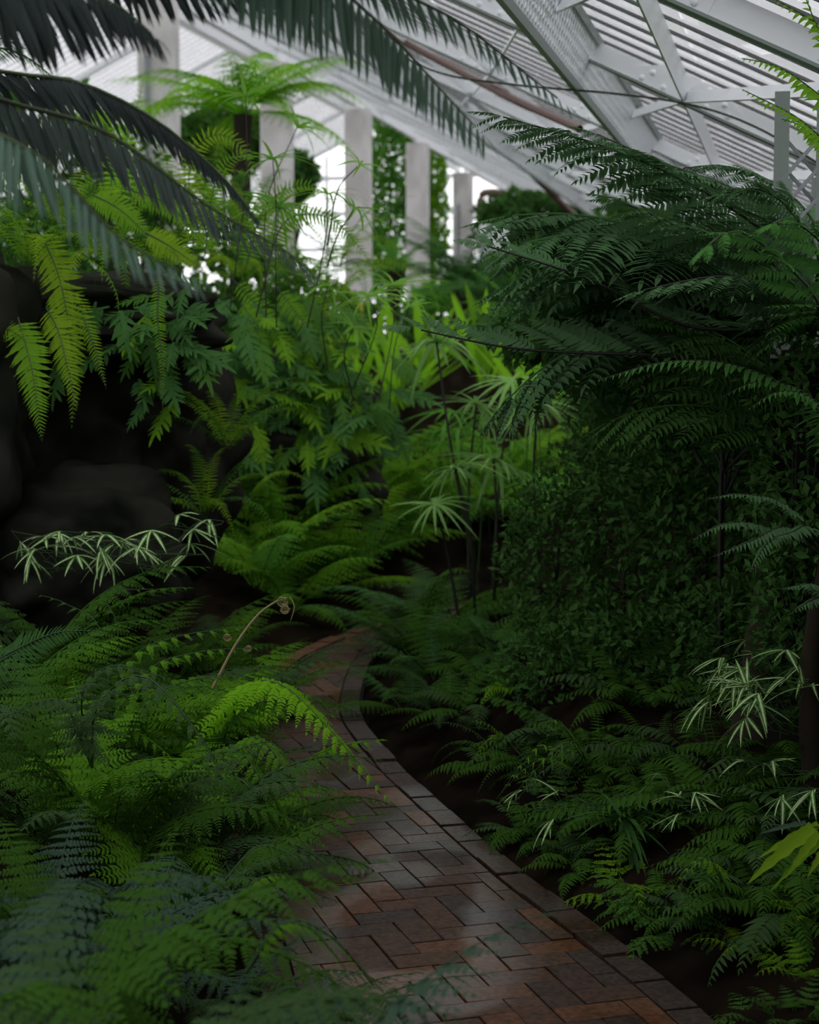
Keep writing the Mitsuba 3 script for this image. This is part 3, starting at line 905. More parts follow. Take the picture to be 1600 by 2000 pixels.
# --- striped ribbon ferns
def ribbon(p, nf, label, length, az, seed, size=.13, fan=5):
    r = np.random.default_rng(seed)
    t = num('ribbon_fern')
    for k in range(nf):
        a = math.radians(az[0] + (az[1] - az[0]) * (k + r.uniform(0, 1)) / nf)
        L_ = length * r.uniform(.7, 1.15)
        C, _ = spline([np.asarray(p) + r.normal(0, .05, 3) * [1, 1, .3] + (rotz(a)[:3, :3] @ q) * L_ for q in arch(1, r.uniform(10, 45), r.uniform(70, 110))], 8)
        key = num(t + '__frond')
        put(key, mikit.ply(tube(C, np.linspace(.002, .0012, 8), 4)), 'stem_green')
        tt = nrm(C[-1] - C[-2])
        S = nrm(np.cross(tt, [0, 0, 1]))
        for j in range(fan):
            b = math.radians((j - (fan - 1) / 2) * 150 / fan + r.normal(0, 8))
            d = tt * math.cos(b) + S * math.sin(b) - np.array([0, 0, r.uniform(.05, .45)])
            o = C[-1] if j % 2 or fan < 4 else C[-1] + tt * .012
            put(num(key + '__blade'), RIB[r.integers(0, 3)], 'leaf_striped', frame(o, d, [r.normal(0, .2), r.normal(0, .2), 1], size * r.uniform(.65, 1.15)))
    L(t, label, 'fern')


RIB = []
for d_ in (.12, .28, .4):
    v, f, uv = strip(7, lanceo, .065, d_, .15, .04, True)
    RIB.append(mikit.ply((v, f), smooth=True, uv=uv))
ribbon(at(120, 1110, 7.3), 8, 'green and white striped ribbon fern in the dark hollow at far left', .30, (200, 350), 1, .14)
ribbon(at(190, 1090, 7.3), 6, 'green and white striped ribbon fern in the dark hollow, middle of the three', .26, (190, 350), 2, .14)
ribbon(at(285, 1120, 7.2), 8, 'green and white striped ribbon fern in the hollow, nearest the fiddlehead stalk', .26, (200, 360), 3, .15)
ribbon(at(360, 1060, 7.4), 3, 'small greyish striped ribbon fern right of the dark hollow', .22, (230, 330), 4, .15)
ribbon(at(1530, 1420, 5.6), 18, 'large striped ribbon fern, the palest green plant at the right edge', .30, (90, 280), 5, .13, 6)
ribbon(at(1600, 1350, 5.7), 10, 'striped ribbon fern partly cut off by the right edge, above the large one', .26, (90, 270), 6, .12)
ribbon(atg(1400, 1600, .1), 5, 'small striped ribbon fern below the large one on the right bank', .18, (110, 260), 7, .10)
ribbon(atg(1130, 1610, .1), 3, 'tiny striped ribbon fern low on the right bank near the path', .16, (120, 260), 8, .10)
ribbon(atg(1590, 1560, .1), 5, 'small striped ribbon fern at the right edge above the yellow-green leaves', .2, (110, 260), 9, .11)
# --- bracken and lady ferns along the left border
BR = ['leaf_bracken', 'leaf_bracken', 'leaf_bracken_light', 'leaf_bracken_dull']
for i, (px, z, nf, ln, lab) in enumerate([
        (60, 5.4, 11, .80, 'at the left edge below the blue-green comb leaf'), (200, 5.2, 12, .80, 'left of the middle of the left border'),
        (330, 5.5, 12, .80, 'in the middle of the left border'), (425, 6.0, 11, .80, 'beside the path, below the fiddlehead stalk'),
        (140, 6.3, 12, .95, 'in the second row, far left'), (300, 6.5, 12, .95, 'in the second row, below the striped ferns'),
        (400, 7.0, 12, .90, 'in the second row, behind the fiddlehead stalk'), (470, 8.2, 11, .80, 'farther back beside the path'),
        (-60, 6.0, 9, .90, 'cut off by the left edge'), (30, 6.9, 11, 1.0, 'in the third row at far left'), (310, 7.9, 10, .85, 'in the shade behind the fiddlehead stalk'), (400, 9.0, 10, .8, 'in the shade left of the far bricks'), (220, 7.2, 11, .95, 'in the third row below the dark hollow'), (400, 5.5, 9, .6, 'lowest, spilling onto the bricks'), (330, 4.9, 10, .7, 'between the border bracken and the soft ferns in front')]):
    clump('bracken', 'bracken', soilpt(px, z), nf, ln, 'leaf_bracken', 'bushy mid-green bracken with arching fronds ' + lab, seed=10 + i, mats=BR, tilt=(-.15, .4))
t = num('bracken')
hb = dict(r0=.004, start=.12, jit=.05, face=-FWD * .7 + UP * .8)
for px, z0, z1, n_, size, mat in (
        ([(430, 1470), (470, 1350), (545, 1335), (640, 1420), (760, 1563)], 6.2, 5.6, 22, .20, 'leaf_bright'),
        ([(440, 1480), (500, 1440), (570, 1520), (625, 1645)], 6.0, 5.5, 17, .11, 'leaf_bracken_light'),
        ([(420, 1520), (480, 1530), (540, 1640), (560, 1660)], 5.8, 5.4, 15, .11, 'leaf_bracken'),
        ([(400, 1480), (460, 1460), (510, 1520), (560, 1600), (610, 1620)], 6.0, 5.5, 16, .11, 'leaf_bracken_light'),
        ([(400, 1480), (480, 1385), (590, 1370), (650, 1470)], 6.2, 5.8, 16, .12, 'leaf_bracken')):
    F = Frond(path3(px, z0, z1), 'bracken', n_, size, P_TRI, (80, 45), droop=.55, seed=n_ + px[1][0], **hb)
    add_frond(t, F, mat, detail='pinna')
L(t, 'bright green bracken whose longest frond droops out over the bricks', 'fern')
t = num('bracken')
for px, z0, z1, n_, size, mat in (
        ([(230, 1480), (250, 1300), (340, 1245), (500, 1222)], 6.3, 6.2, 16, .13, 'leaf_bracken_light'),
        ([(230, 1480), (280, 1320), (380, 1275), (510, 1265)], 6.1, 6.0, 16, .12, 'leaf_bracken_light'),
        ([(230, 1480), (300, 1360), (420, 1320), (505, 1330)], 5.9, 5.8, 16, .12, 'leaf_bracken'),
        ([(180, 1500), (160, 1360), (220, 1300), (330, 1325)], 5.4, 5.2, 14, .14, 'leaf_bracken_dull'),
        ([(180, 1500), (190, 1380), (280, 1320), (390, 1440), (475, 1600)], 5.3, 5.0, 17, .13, 'leaf_bracken_dull'),
        ([(180, 1500), (130, 1380), (80, 1370), (10, 1400)], 5.3, 5.0, 15, .13, 'leaf_bracken_dull'),
        ([(230, 1480), (200, 1240), (130, 1180), (70, 1160)], 6.6, 6.7, 14, .12, 'leaf_bracken'),
        ([(230, 1480), (230, 1230), (200, 1160), (310, 1150)], 6.6, 6.6, 14, .12, 'leaf_bracken')):
    F = Frond(path3(px, z0, z1), 'bracken', n_, size, P_TRI, (82, 45), droop=.45, seed=n_ + px[1][0], **hb)
    add_frond(t, F, mat, detail='pinna')
L(t, 'tall bracken with level fronds left of the fiddlehead stalk', 'fern')

# --- fiddlehead stalk with curled tips
t = num('fiddlehead')
C, _ = spline(path3([(415, 1345), (460, 1260), (505, 1200), (545, 1172), (560, 1168)], 5.9), 24)
put(t + '__stalk', mikit.ply(tube(C, np.linspace(.006, .0035, 24), 6), smooth=True), 'stem_tan')
for (px, py, rr, turn) in ((562, 1168, 11, 1), (548, 1185, 9, -1), (452, 1240, 8, 1), (478, 1262, 7, -1), (566, 1182, 9, 1)):
    a = np.linspace(0, 4.2 * np.pi, 40)
    R_ = rr * (1 - a / a[-1] * .85)
    pts_ = [at(px + turn * (R_[k] * math.cos(a[k]) - rr), py + R_[k] * math.sin(a[k]) + rr * .6, 5.9) + FWD * .004 * math.sin(a[k]) for k in range(40)]
    put(num(t + '__curled_tip'), mikit.ply(tube(pts_, np.linspace(.0035, .0015, 40), 5), smooth=True), 'stem_tan')
C, _ = spline(path3([(566, 1165), (575, 1185), (568, 1212)], 5.9), 10)
put(t + '__side_shoot', mikit.ply(tube(C, np.linspace(.003, .0012, 10), 5)), 'stem_tan')
L(t, 'tan fiddlehead stalk with curled tips rising from the bracken', 'fern')

# --- comb-leaved cycad at the left edge
t = num('cycad')
base = at(-90, 1340, 5.0)
for px, n_, size in (([(0, 1292), (80, 1248), (150, 1236)], 40, .085), ([(20, 1275), (110, 1236), (200, 1232)], 34, .06), ([(-20, 1340), (30, 1330), (70, 1345)], 30, .07)):
    F = Frond([base] + path3(px, 4.9), 'cycad_fine', n_, size, P_CYCAD, (75, 50), seed=n_, pull=DOWN * .15, start=.2, r0=.005, up=UP * .7 - FWD * .7)
    add_frond(t, F, 'leaf_waxy', detail='leaflet')
trunk(t, soilpt(-90, 5.0), base, .05, .04)
L(t, 'small cycad with flat blue-green comb leaves at the left edge', 'cycad')

# --- foreground lady ferns, bottom left
LD = ['leaf_bracken_dull', 'leaf_bracken', 'leaf_misty', 'leaf_misty']
for i, (px, z, nf, ln, lab) in enumerate([
        (0, 2.2, 9, .86, 'nearest the camera at the bottom left corner'), (300, 2.5, 11, .95, 'blurred, in the middle of the bottom left'),
        (460, 3.1, 12, .80, 'whose fronds brush the bricks at the bottom'), (150, 2.9, 11, .70, 'behind the nearest ones at bottom left'),
        (340, 3.4, 12, .72, 'at the upper edge of the bottom left group'), (-60, 2.9, 10, .75, 'at the left edge of the bottom left group'), (60, 3.7, 11, .75, 'in the back row of the bottom left group, far left'), (220, 4.0, 11, .75, 'in the back row of the bottom left group, middle'), (440, 4.4, 9, .5, 'low beside the bricks above the foreground group')]):
    clump('lady_fern', 'farlady' if z < 3.0 else 'lady', soilpt(px, z), nf, ln, 'leaf_bracken', 'soft feathery lady fern ' + lab, seed=30 + i, mats=LD, tilt=(-.1, .45))
t = num('lady_fern')
for px, z0, z1, n_, size, mat in (
        ([(480, 1900), (560, 1800), (640, 1825), (700, 1885), (762, 1952)], 3.5, 3.6, 18, .045, 'leaf_bracken_light'),
        ([(480, 1900), (540, 1810), (600, 1810), (650, 1860), (680, 1900)], 3.4, 3.5, 16, .05, 'leaf_bracken_light'),
        ([(440, 1800), (500, 1720), (570, 1715), (635, 1780)], 4.0, 4.1, 17, .06, 'leaf_bracken_light'),
        ([(440, 1720), (500, 1655), (560, 1665), (600, 1700)], 4.4, 4.4, 16, .07, 'leaf_bracken'),
        ([(500, 1980), (560, 1930), (620, 1950), (690, 2010)], 3.3, 3.4, 16, .06, 'leaf_bracken')):
    F = Frond(path3(px, z0, z1), 'lady', n_, size, P_LADY, (80, 45), droop=.4, seed=n_ + px[1][0], r0=.004, start=.12)
    add_frond(t, F, mat, detail='pinna')
L(t, 'lady fern with narrow bright fronds lying over the edge of the bricks', 'fern')

# --- the middle distance, beyond the bend of the path
FAR = ['leaf_bracken_light', 'leaf_bracken_light', 'leaf_far', 'leaf_sword']
for i, (px, z, nf, ln, sp, lab) in enumerate([
        (560, 10.9, 11, .8, 'lady', 'left of the bend, close to the bricks'), (500, 11.0, 12, 1.1, 'lady', 'under the rock at the left of the bend'), (545, 11.9, 12, 1.2, 'lady', 'filling the corner left of the bend'), (700, 12.9, 12, 1.2, 'lady', 'arching above the end of the bricks'), (590, 11.5, 11, .8, 'bracken', 'yellow-green, hanging behind the end of the bricks'), (660, 12.0, 11, .9, 'bracken', 'in the gap under the narrow hanging fronds'), (640, 11.6, 12, 1.0, 'lady', 'behind the bend in the path'), (700, 12.3, 12, 1.05, 'lady', 'just right of the bend, hanging to the bricks'),
        (780, 12.8, 10, 1.0, 'lady', 'behind the papyrus stems'), 
        (520, 11.6, 10, 1.1, 'bracken', 'yellowish, left behind the left bank'), (860, 13.2, 11, 1.0, 'lady', 'among the papyrus stems'), (960, 13.6, 11, 1.1, 'bracken', 'at the right among the papyrus stems'), (1040, 14.2, 10, 1.1, 'lady', 'between the papyrus and the dark shrubs'), (1000, 16, 10, 1.2, 'lady', 'deep behind the papyrus, farthest right')]):
    q = soilpt(px, z)
    clump('lady_fern' if sp == 'lady' else 'bracken', 'far' + sp, q, nf, ln, 'leaf_far', ('feathery green fern ' if sp == 'lady' else 'broad green bracken ') + lab, seed=60 + i, mats=FAR)
strap = mikit.ply(strip(7, lambda x: np.minimum(1, .25 + 2.2 * x) * (1 - x**6) + .01, .05, -.12, .25), smooth=True)
for i, (px, z, nf, h_, lab) in enumerate([(700, 19, 16, 1.1, 'below the first yellow-footed column'), (770, 18.5, 16, 1.15, 'left of the papyrus crowns'), (660, 17, 12, 1.0, 'at the right end of the left bank'), (820, 20, 14, 1.1, 'below the fourth column'), (940, 20, 14, 1.1, 'behind the papyrus crowns'), (1040, 19, 12, 1.1, 'under the tip of the lowest dark frond')]):
    t = num('birds_nest_fern')
    r = np.random.default_rng(80 + i)
    q = soilpt(px, z)
    for k in range(nf):
        a, e = r.uniform(0, 2 * np.pi), math.radians(r.uniform(35, 80))
        d = np.array([math.cos(a) * math.cos(e), math.sin(a) * math.cos(e), math.sin(e)])
        put(num(t + '__frond'), strap, 'leaf_bright' if r.random() < .7 else 'leaf_sword', frame(q + [0, 0, .25] + r.normal(0, .08, 3), d, np.cross(d, [-math.sin(a), math.cos(a), 0]) * -1, h_ * r.uniform(.6, 1.15)))
    L(t, 'bright green strap-leaved fern ' + lab, 'fern')


# --- papyrus: stems each carrying an umbrella of blades
BLADE = [mikit.ply(strip(6, lanceo, .042, d_, .3), smooth=True) for d_ in (.25, .55, .85)]


def umbrella(t, foot, top, nb, size, r, mat='leaf_papyrus', detail=True, lift=.25, rad=.006):
    top = np.asarray(top)
    C, _ = spline([foot, (np.asarray(foot) * .4 + top * .6) + r.normal(0, .03, 3), top], 10)
    key = num(t + '__stem')
    put(key, mikit.ply(tube(C, np.linspace(rad, rad * .6, 10), 5), smooth=True), 'stem_dark' if detail else 'stem_green')
    ax = nrm(nrm(C[-1] - C[-2]) + r.normal(0, .15, 3))
    S = nrm(np.cross(ax, [.3, .9, .1]))
    B = np.cross(ax, S)
    for k in range(nb):
        a = 2 * np.pi * (k + r.uniform(-.3, .3)) / nb
        o = S * math.cos(a) + B * math.sin(a)
        d = nrm(o + ax * r.uniform(lift - .15, lift + .25))
        put(num(key + '__blade'), BLADE[r.integers(0, 3)], mat, frame(top, d, ax, size * r.uniform(.65, 1.1)))


r = np.random.default_rng(5)
t = num('papyrus')
for (px, py, z, fx, nb, size) in ((853, 668, 10.2, 950, 18, .34), (1050, 792, 9.8, 1060, 20, .34), (890, 915, 9.6, 930, 16, .26), (1000, 745, 10.8, 960, 16, .32), (965, 900, 9.9, 965, 16, .32), (930, 790, 10.6, 920, 16, .3), (850, 985, 9.5, 905, 14, .24)):
    umbrella(t, soilpt(fx, z), at(px, py, z), nb + 4, size * 1.1, r, 'leaf_papyrus_light', lift=.08, rad=.011)
L(t, 'tall papyrus with drooping umbrella crowns on dark stems, right of the bend in the path', 'papyrus')
t = num('papyrus')
for k in range(13):
    px, py, z = r.uniform(860, 1090), r.uniform(690, 960), r.uniform(11, 13.5)
    umbrella(t, soilpt(px + r.uniform(-30, 30), z), at(px, py, z), 14, .36, r, 'leaf_far', detail=False, lift=.12)
L(t, 'blurred papyrus thicket behind the tall papyrus crowns', 'papyrus')
t = num('papyrus')
for (px, py, z, fx, fy, nb, size, li) in ((702, 322, 7.9, 640, 480, 9, .16, .5), (533, 312, 8.4, 500, 620, 14, .22, .35), (692, 408, 8.0, 640, 520, 14, .20, .3), (545, 405, 8.5, 540, 640, 18, .22, .2), (480, 190, 8.6, 450, 600, 12, .22, .5), (580, 250, 8.6, 520, 620, 12, .24, .6), (640, 380, 8.2, 600, 640, 12, .2, .4), (720, 580, 8.6, 690, 760, 14, .26, .3), (640, 560, 8.4, 640, 720, 12, .22, .2), (770, 560, 9.0, 740, 780, 14, .28, .4), (690, 640, 8.6, 690, 780, 12, .22, .2), (800, 600, 9.4, 760, 800, 12, .24, .4)):
    umbrella(t, at(fx, fy, z + .1), at(px, py, z), nb, size, r, lift=li, rad=.004)
L(t, 'spiky papyrus in front of the third and fourth columns', 'papyrus')

# --- fern mounds along the right border of the path
RB = ['leaf_bracken', 'leaf_waxy', 'leaf_sword_dark', 'leaf_bracken_dull']
for i, (px, z, nf, ln, sp, lab) in enumerate([
        (815, 9.7, 13, .85, 'lady', 'at the inside of the bend'), (850, 8.6, 12, .60, 'lady', 'hanging over the right edge of the bricks'), (800, 8.2, 11, .50, 'lady', 'lowest beside the bricks'), 
        (960, 8.6, 9, .6, 'bracken', 'below the dark shrub'), (880, 7.7, 9, .45, 'lady', 'in the shade right of the bricks'), (840, 10.2, 10, .85, 'bracken', 'pale, left of the papyrus stems'), (900, 10.4, 11, .85, 'lady', 'behind the inside of the bend')]):
    clump('lady_fern' if sp == 'lady' else 'bracken', sp, soilpt(px, z), nf, ln, 'leaf_bracken', 'mounded dark green fern ' + lab, seed=90 + i, mats=RB)

# --- right bank: maidenhair, holly ferns, dark sword ferns
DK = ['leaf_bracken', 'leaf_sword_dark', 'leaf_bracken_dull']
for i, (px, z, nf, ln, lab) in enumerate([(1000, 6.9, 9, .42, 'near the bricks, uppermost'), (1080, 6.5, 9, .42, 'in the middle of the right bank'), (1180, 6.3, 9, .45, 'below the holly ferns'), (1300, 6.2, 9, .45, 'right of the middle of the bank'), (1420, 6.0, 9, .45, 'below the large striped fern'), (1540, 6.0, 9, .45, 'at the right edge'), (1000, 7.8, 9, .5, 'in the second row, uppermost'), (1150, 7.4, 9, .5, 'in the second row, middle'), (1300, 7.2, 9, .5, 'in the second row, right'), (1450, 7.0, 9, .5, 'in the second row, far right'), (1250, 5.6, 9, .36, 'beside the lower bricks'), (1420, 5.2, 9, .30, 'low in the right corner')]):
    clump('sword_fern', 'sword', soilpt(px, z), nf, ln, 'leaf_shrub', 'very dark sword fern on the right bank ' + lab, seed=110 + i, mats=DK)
for i, (px, z, nf, ln, mat, lab) in enumerate([(1330, 5.0, 11, .32, 'leaf_sword_dark', 'with rows of tiny fan leaves beside the lower bricks'), (1400, 5.5, 10, .36, 'leaf_sword_dark', 'below the small striped fern'), (1220, 5.9, 9, .32, 'leaf_sword_dark', 'in the middle of the right bank'), (1440, 4.85, 10, .30, 'leaf_sword_dark', 'left of the yellow-green leaves'), (1120, 6.2, 8, .30, 'leaf_sword_dark', 'nearest the bend of the border'), (1500, 4.35, 9, .20, 'leaf_sword_dark', 'low in the bottom right'), (1240, 5.35, 9, .30, 'leaf_sword', 'by the bricks half-way up the right bank')]):
    clump('maidenhair_fern', 'maiden', soilpt(px, z), nf, ln, mat, 'delicate maidenhair fern ' + lab, seed=130 + i, tilt=(0, .5))
t = num('holly_fern')
foot = atg(1680, 1760, .05)
broad_leaf = [mikit.ply(strip(9, scallop, .12, d_, .25, .05), smooth=True) for d_ in (.08, .18)]
C, _ = spline([foot] + path3([(1660, 1640), (1620, 1612), (1585, 1616)], 4.35), 14)
put(num(t + '__frond'), mikit.ply(tube(C, np.linspace(.004, .002, 14), 5), smooth=True), 'stem_green')
for i, (a, b, z, w_, mat) in enumerate([((1590, 1617), (1455, 1716), 4.30, 1, 'leaf_lime'), ((1600, 1628), (1532, 1706), 4.28, 1, 'leaf_lime'), ((1622, 1640), (1575, 1710), 4.26, 1, 'leaf_lime'), ((1645, 1640), (1612, 1716), 4.26, 1, 'leaf_lime'), ((1600, 1612), (1478, 1668), 4.36, .8, 'leaf_lime'), ((1610, 1640), (1500, 1730), 4.40, .6, 'leaf_sword'), ((1575, 1608), (1482, 1622), 4.42, .7, 'leaf_misty'), ((1545, 1622), (1500, 1600), 4.45, .6, 'leaf_misty')]):
    p_, q_ = at(*a, z), at(*b, z - .04)
    put(num(t + '__frond__leaflet'), broad_leaf[i % 2], mat, frame(p_, q_ - p_, -FWD * .6 + UP * .8 + RIGHT * .2, np.linalg.norm(q_ - p_), np.linalg.norm(q_ - p_) * w_ * .72))
L(t, 'vivid yellow-green broad-leaved fern at the right edge', 'fern')
for i, (px0, py0, px1, py1, z, mat, lab) in enumerate([(1110, 1435, 1040, 1422, 6.1, 'leaf_sword', 'with a short bright frond above the right bank'), (1110, 1470, 970, 1560, 5.9, 'leaf_sword', 'with drooping fronds in the middle of the right bank'), (1000, 1440, 920, 1490, 7.0, 'leaf_sword', 'hanging near the bend, right of the bricks'), (985, 1350, 930, 1352, 7.4, 'leaf_bright', 'with one bright leaf beside the dark mound'), (1380, 1690, 1320, 1740, 4.7, 'leaf_sword', 'between the maidenhair ferns')]):
    t = num('holly_fern')
    r = np.random.default_rng(150 + i)
    foot = atg(px0 + 40, py0 + 60, .0)
    for k in range(4):
        a = at(px0 + r.normal(0, 18), py0 + r.normal(0, 12), z)
        b = at(px1 + r.normal(0, 30) * (k > 0), py1 + r.normal(0, 30) * (k > 0), z - .1)
        m = (a + b) / 2 + [0, 0, .03]
        F = Frond([foot, a, m, b], 'broad', 13, .055, P_SWORD, (65, 40), seed=k + i * 5, pull=DOWN * .25, start=.45, r0=.003, up=UP - FWD * .5)
        add_frond(t, F, mat if k < 2 else 'leaf_sword_dark', detail='leaflet')
    L(t, 'small holly fern ' + lab, 'fern')
ANCHORS = [(1215, 1590, 'grassy blue-green tuft'), (1530, 1400, 'large striped fern'), (1400, 1590, 'small striped fern'), (1130, 1600, 'tiny striped fern'), (1590, 1560, 'striped fern at the right edge'), (1530, 1660, 'yellow-green broad leaves'), (970, 1560, 'drooping holly fern'), (1040, 1422, 'short bright holly frond'), (930, 1352, 'single bright holly leaf'), (1090, 1200, 'dark shrub by the papyrus'), (800, 1400, 'mound at the bend'), (1300, 1300, 'low dark shrub'), (1330, 1720, 'maidenhair fern by the bricks')]
r = np.random.default_rng(77)
k = 0
for i in range(700):
    px, z = r.uniform(900, 1660), r.uniform(3.9, 9.5) if i % 2 else r.uniform(3.9, 6.0)
    q = soilpt(px, z)
    d = float(shapely.distance(shapely.points(q[0], q[1]), PATH))
    if q[0] < np.interp(q[1], RE2[:60, 1], RE2[:60, 0]) or d < .13 or q @ GH > .3 or k >= 90:
        continue
    if px > 1380 and z < 4.75:
        continue
    u = (q - EYE) @ FWD
    sx, sy = 800 + FOCAL * q[0] / u, 1000 - FOCAL * ((q - EYE) @ UP) / u
    near = min(ANCHORS, key=lambda a: math.hypot(a[0] - sx, a[1] - sy))
    dx, dy = sx - near[0], sy - near[1]
    where = ('left of' if dx < 0 else 'right of') if abs(dx) > abs(dy) else ('above' if dy < 0 else 'below')
    clump('shade_fern', 'shade', q, 9, r.uniform(.28, .42) * (.7 if d < .3 else 1), 'leaf_shrub', f'small dark fern on the right bank, {where} the {near[2]}', group='small dark ferns of the right bank', seed=400 + i, mats=['leaf_bracken', 'leaf_bracken_dull', 'leaf_bracken'], tilt=(0, .6))
    k += 1
MOSS = Frond(arch(1, 30, 100), 'lady', 7, .42, P_TRI, (75, 45), droop=.2, seed=1, r0=.004, start=.1)
CANON['moss'] = [MOSS]
for i, (px, py, z, nf, ln, mat) in enumerate([(1570, 1900, 4.9, 13, .13, 'leaf_sword'), (1480, 1850, 5.0, 9, .12, 'leaf_lime'), (1590, 1780, 5.0, 10, .12, 'leaf_sword'), (1560, 1985, 4.7, 12, .12, 'leaf_sword_dark')]):
    clump('spike_moss', 'moss', atg(px, py, .03), nf, ln, mat, 'frilly bright green spike moss ' + ['at the right edge near the bottom', 'lighter, left of the other moss in the bottom right', 'below the yellow-green broad leaves', 'in the bottom right corner'][i], 'moss', seed=170 + i, tilt=(-.2, .6), spread=.08)
t = num('mondo_grass')
r = np.random.default_rng(9)
for k in range(26):
    a, e = r.uniform(0, 2 * np.pi), math.radians(r.uniform(-30, 50))
    d = np.array([math.cos(a) * math.cos(e), math.sin(a) * math.cos(e), math.sin(e)])
    put(num(t + '__blade'), BLADE[k % 3], 'leaf_waxy', frame(atg(1215, 1600, .12), d, [0, 0, 1], .22 * r.uniform(.7, 1.1)))
L(t, 'grassy blue-green tuft with narrow drooping blades on the right bank', 'grass tuft')
# --- the big dark tree fern on the right
gi = dict(ang=(70, 30), r0=.010, start=.22, sfac=1.0)
t = num('tree_fern')
CR = at(1560, 660, 6.0)
trunk(t, soilpt(1490, 6.0), CR - [0, 0, .05], .10, .08)
for i, (px, z0, z1, n_, size, mat, up_) in enumerate([
        ([(1560, 520), (1420, 400), (1220, 300), (962, 222)], 5.9, 5.6, 20, .24, 'leaf_glossy', UP),
        ([(1580, 500), (1450, 380), (1300, 320), (1150, 255)], 6.1, 6.3, 18, .22, 'leaf_glossy', UP),
        ([(1600, 470), (1530, 370), (1420, 325), (1320, 330)], 6.2, 6.4, 14, .20, 'leaf_glossy', UP),
        ([(1560, 640), (1350, 638), (1150, 545), (935, 475)], 5.8, 5.4, 18, .22, 'leaf_glossy', UP),
        ([(1560, 720), (1300, 695), (1020, 682), (800, 640)], 5.9, 5.5, 20, .25, 'leaf_glossy', UP),
        ([(1580, 600), (1480, 490), (1330, 440), (1190, 385)], 5.6, 5.3, 18, .22, 'leaf_glossy', UP),
        ([(1580, 620), (1500, 560), (1400, 540), (1240, 570)], 5.5, 5.2, 16, .22, 'leaf_glossy', UP),
        ([(1600, 600), (1540, 520), (1440, 450), (1370, 490)], 5.2, 4.9, 14, .18, 'leaf_glossy_light', UP),
        ([(1640, 560), (1600, 470), (1540, 430), (1500, 440)], 5.3, 5.0, 12, .18, 'leaf_glossy_light', UP),
        ([(1600, 700), (1450, 640), (1300, 600), (1180, 620)], 6.3, 6.5, 16, .24, 'leaf_glossy', UP),
        ([(1600, 520), (1560, 430), (1490, 370), (1400, 380)], 5.6, 5.5, 14, .2, 'leaf_glossy', UP)]):
    if i in (3, 4, 9):                               # tiers whose pinnae all rise from the upper side of the stalk
        F = Frond([CR] + path3(px, z0, z1), 'giant', int(n_ * .5), size, P_GIANT, ang=(58, 35), seed=i, droop=-.05, up=-FWD * .7 + UP * .6, sides=(1,), r0=.010, start=.2, jit=.16)
    else:
        F = Frond([CR] + path3(px, z0, z1), 'giant', n_, size, P_GIANT, seed=i, droop=.10, up=up_, **gi)
    add_frond(t, F, mat, detail='pinna', stem='stem_dark')
r = np.random.default_rng(3)
for i in range(10):
    F = CANON['giant'][i % 3]
    add_frond(t, F, 'leaf_glossy', place(CR, math.radians(85 + 12 * i + r.normal(0, 6)), 1.15, r.uniform(.3, .6)))
L(t, 'large dark glossy tree fern spreading in tiers over the right half of the path', 'tree fern')
t = num('tree_fern')
C2_ = at(1620, 900, 5.8)
trunk(t, soilpt(1700, 5.8), C2_, .06, .04)
for i, (px, z0, z1, n_, size, mat) in enumerate([
        ([(1600, 800), (1460, 720), (1310, 705), (1150, 748)], 5.5, 5.2, 18, .10, 'leaf_glossy_light'),
        ([(1620, 820), (1560, 760), (1480, 745), (1410, 775)], 5.5, 5.3, 14, .09, 'leaf_glossy_light'),
        ([(1640, 830), (1580, 775), (1520, 765), (1460, 800)], 5.4, 5.2, 14, .09, 'leaf_glossy_light'),
        ([(1600, 700), (1480, 650), (1380, 660), (1290, 690)], 6.6, 6.5, 14, .14, 'leaf_glossy')]):
    F = Frond([C2_] + path3(px, z0, z1), 'giantleaf', n_ * 2, size, P_SWORD, (75, 35), seed=i, droop=.35, r0=.005, start=.25, face=-FWD * .45 + UP)
    add_frond(t, F, mat, detail='leaflet', stem='stem_dark')
for i in range(9):
    add_frond(t, CANON['giant'][i % 3], 'leaf_shrub', place(C2_, math.radians(90 + 11 * i), .8, .2))
L(t, 'lower tree fern on the right with one level pale green frond of drooping leaflets', 'tree fern')
# fronds at the top right
t = num('tree_fern')
C3_ = at(1790, 420, 5.0)
trunk(t, soilpt(1800, 5.0), C3_, .08, .06)
for i, (px, n_, size) in enumerate([([(1690, 260), (1600, 185), (1520, 130), (1438, 112)], 30, .10), ([(1700, 130), (1640, 75), (1570, 30), (1480, -20)], 30, .105), ([(1700, 330), (1620, 280), (1550, 225), (1440, 170)], 30, .085), ([(1720, 220), (1640, 130), (1600, 60), (1560, -40)], 28, .10), ([(1700, 380), (1640, 320), (1570, 250), (1520, 230)], 28, .08)]):
    F = Frond([C3_] + path3(px, 5.0, 4.9), 'swordlong', n_, size, P_SWORD, (70, 40), seed=i, pull=DOWN * .3, start=.25, r0=.005, up=UP * .8 - FWD * .5)
    add_frond(t, F, 'leaf_sword', detail='leaflet')
L(t, 'fern with bright comb-like fronds at the top right edge below the roof', 'fern')
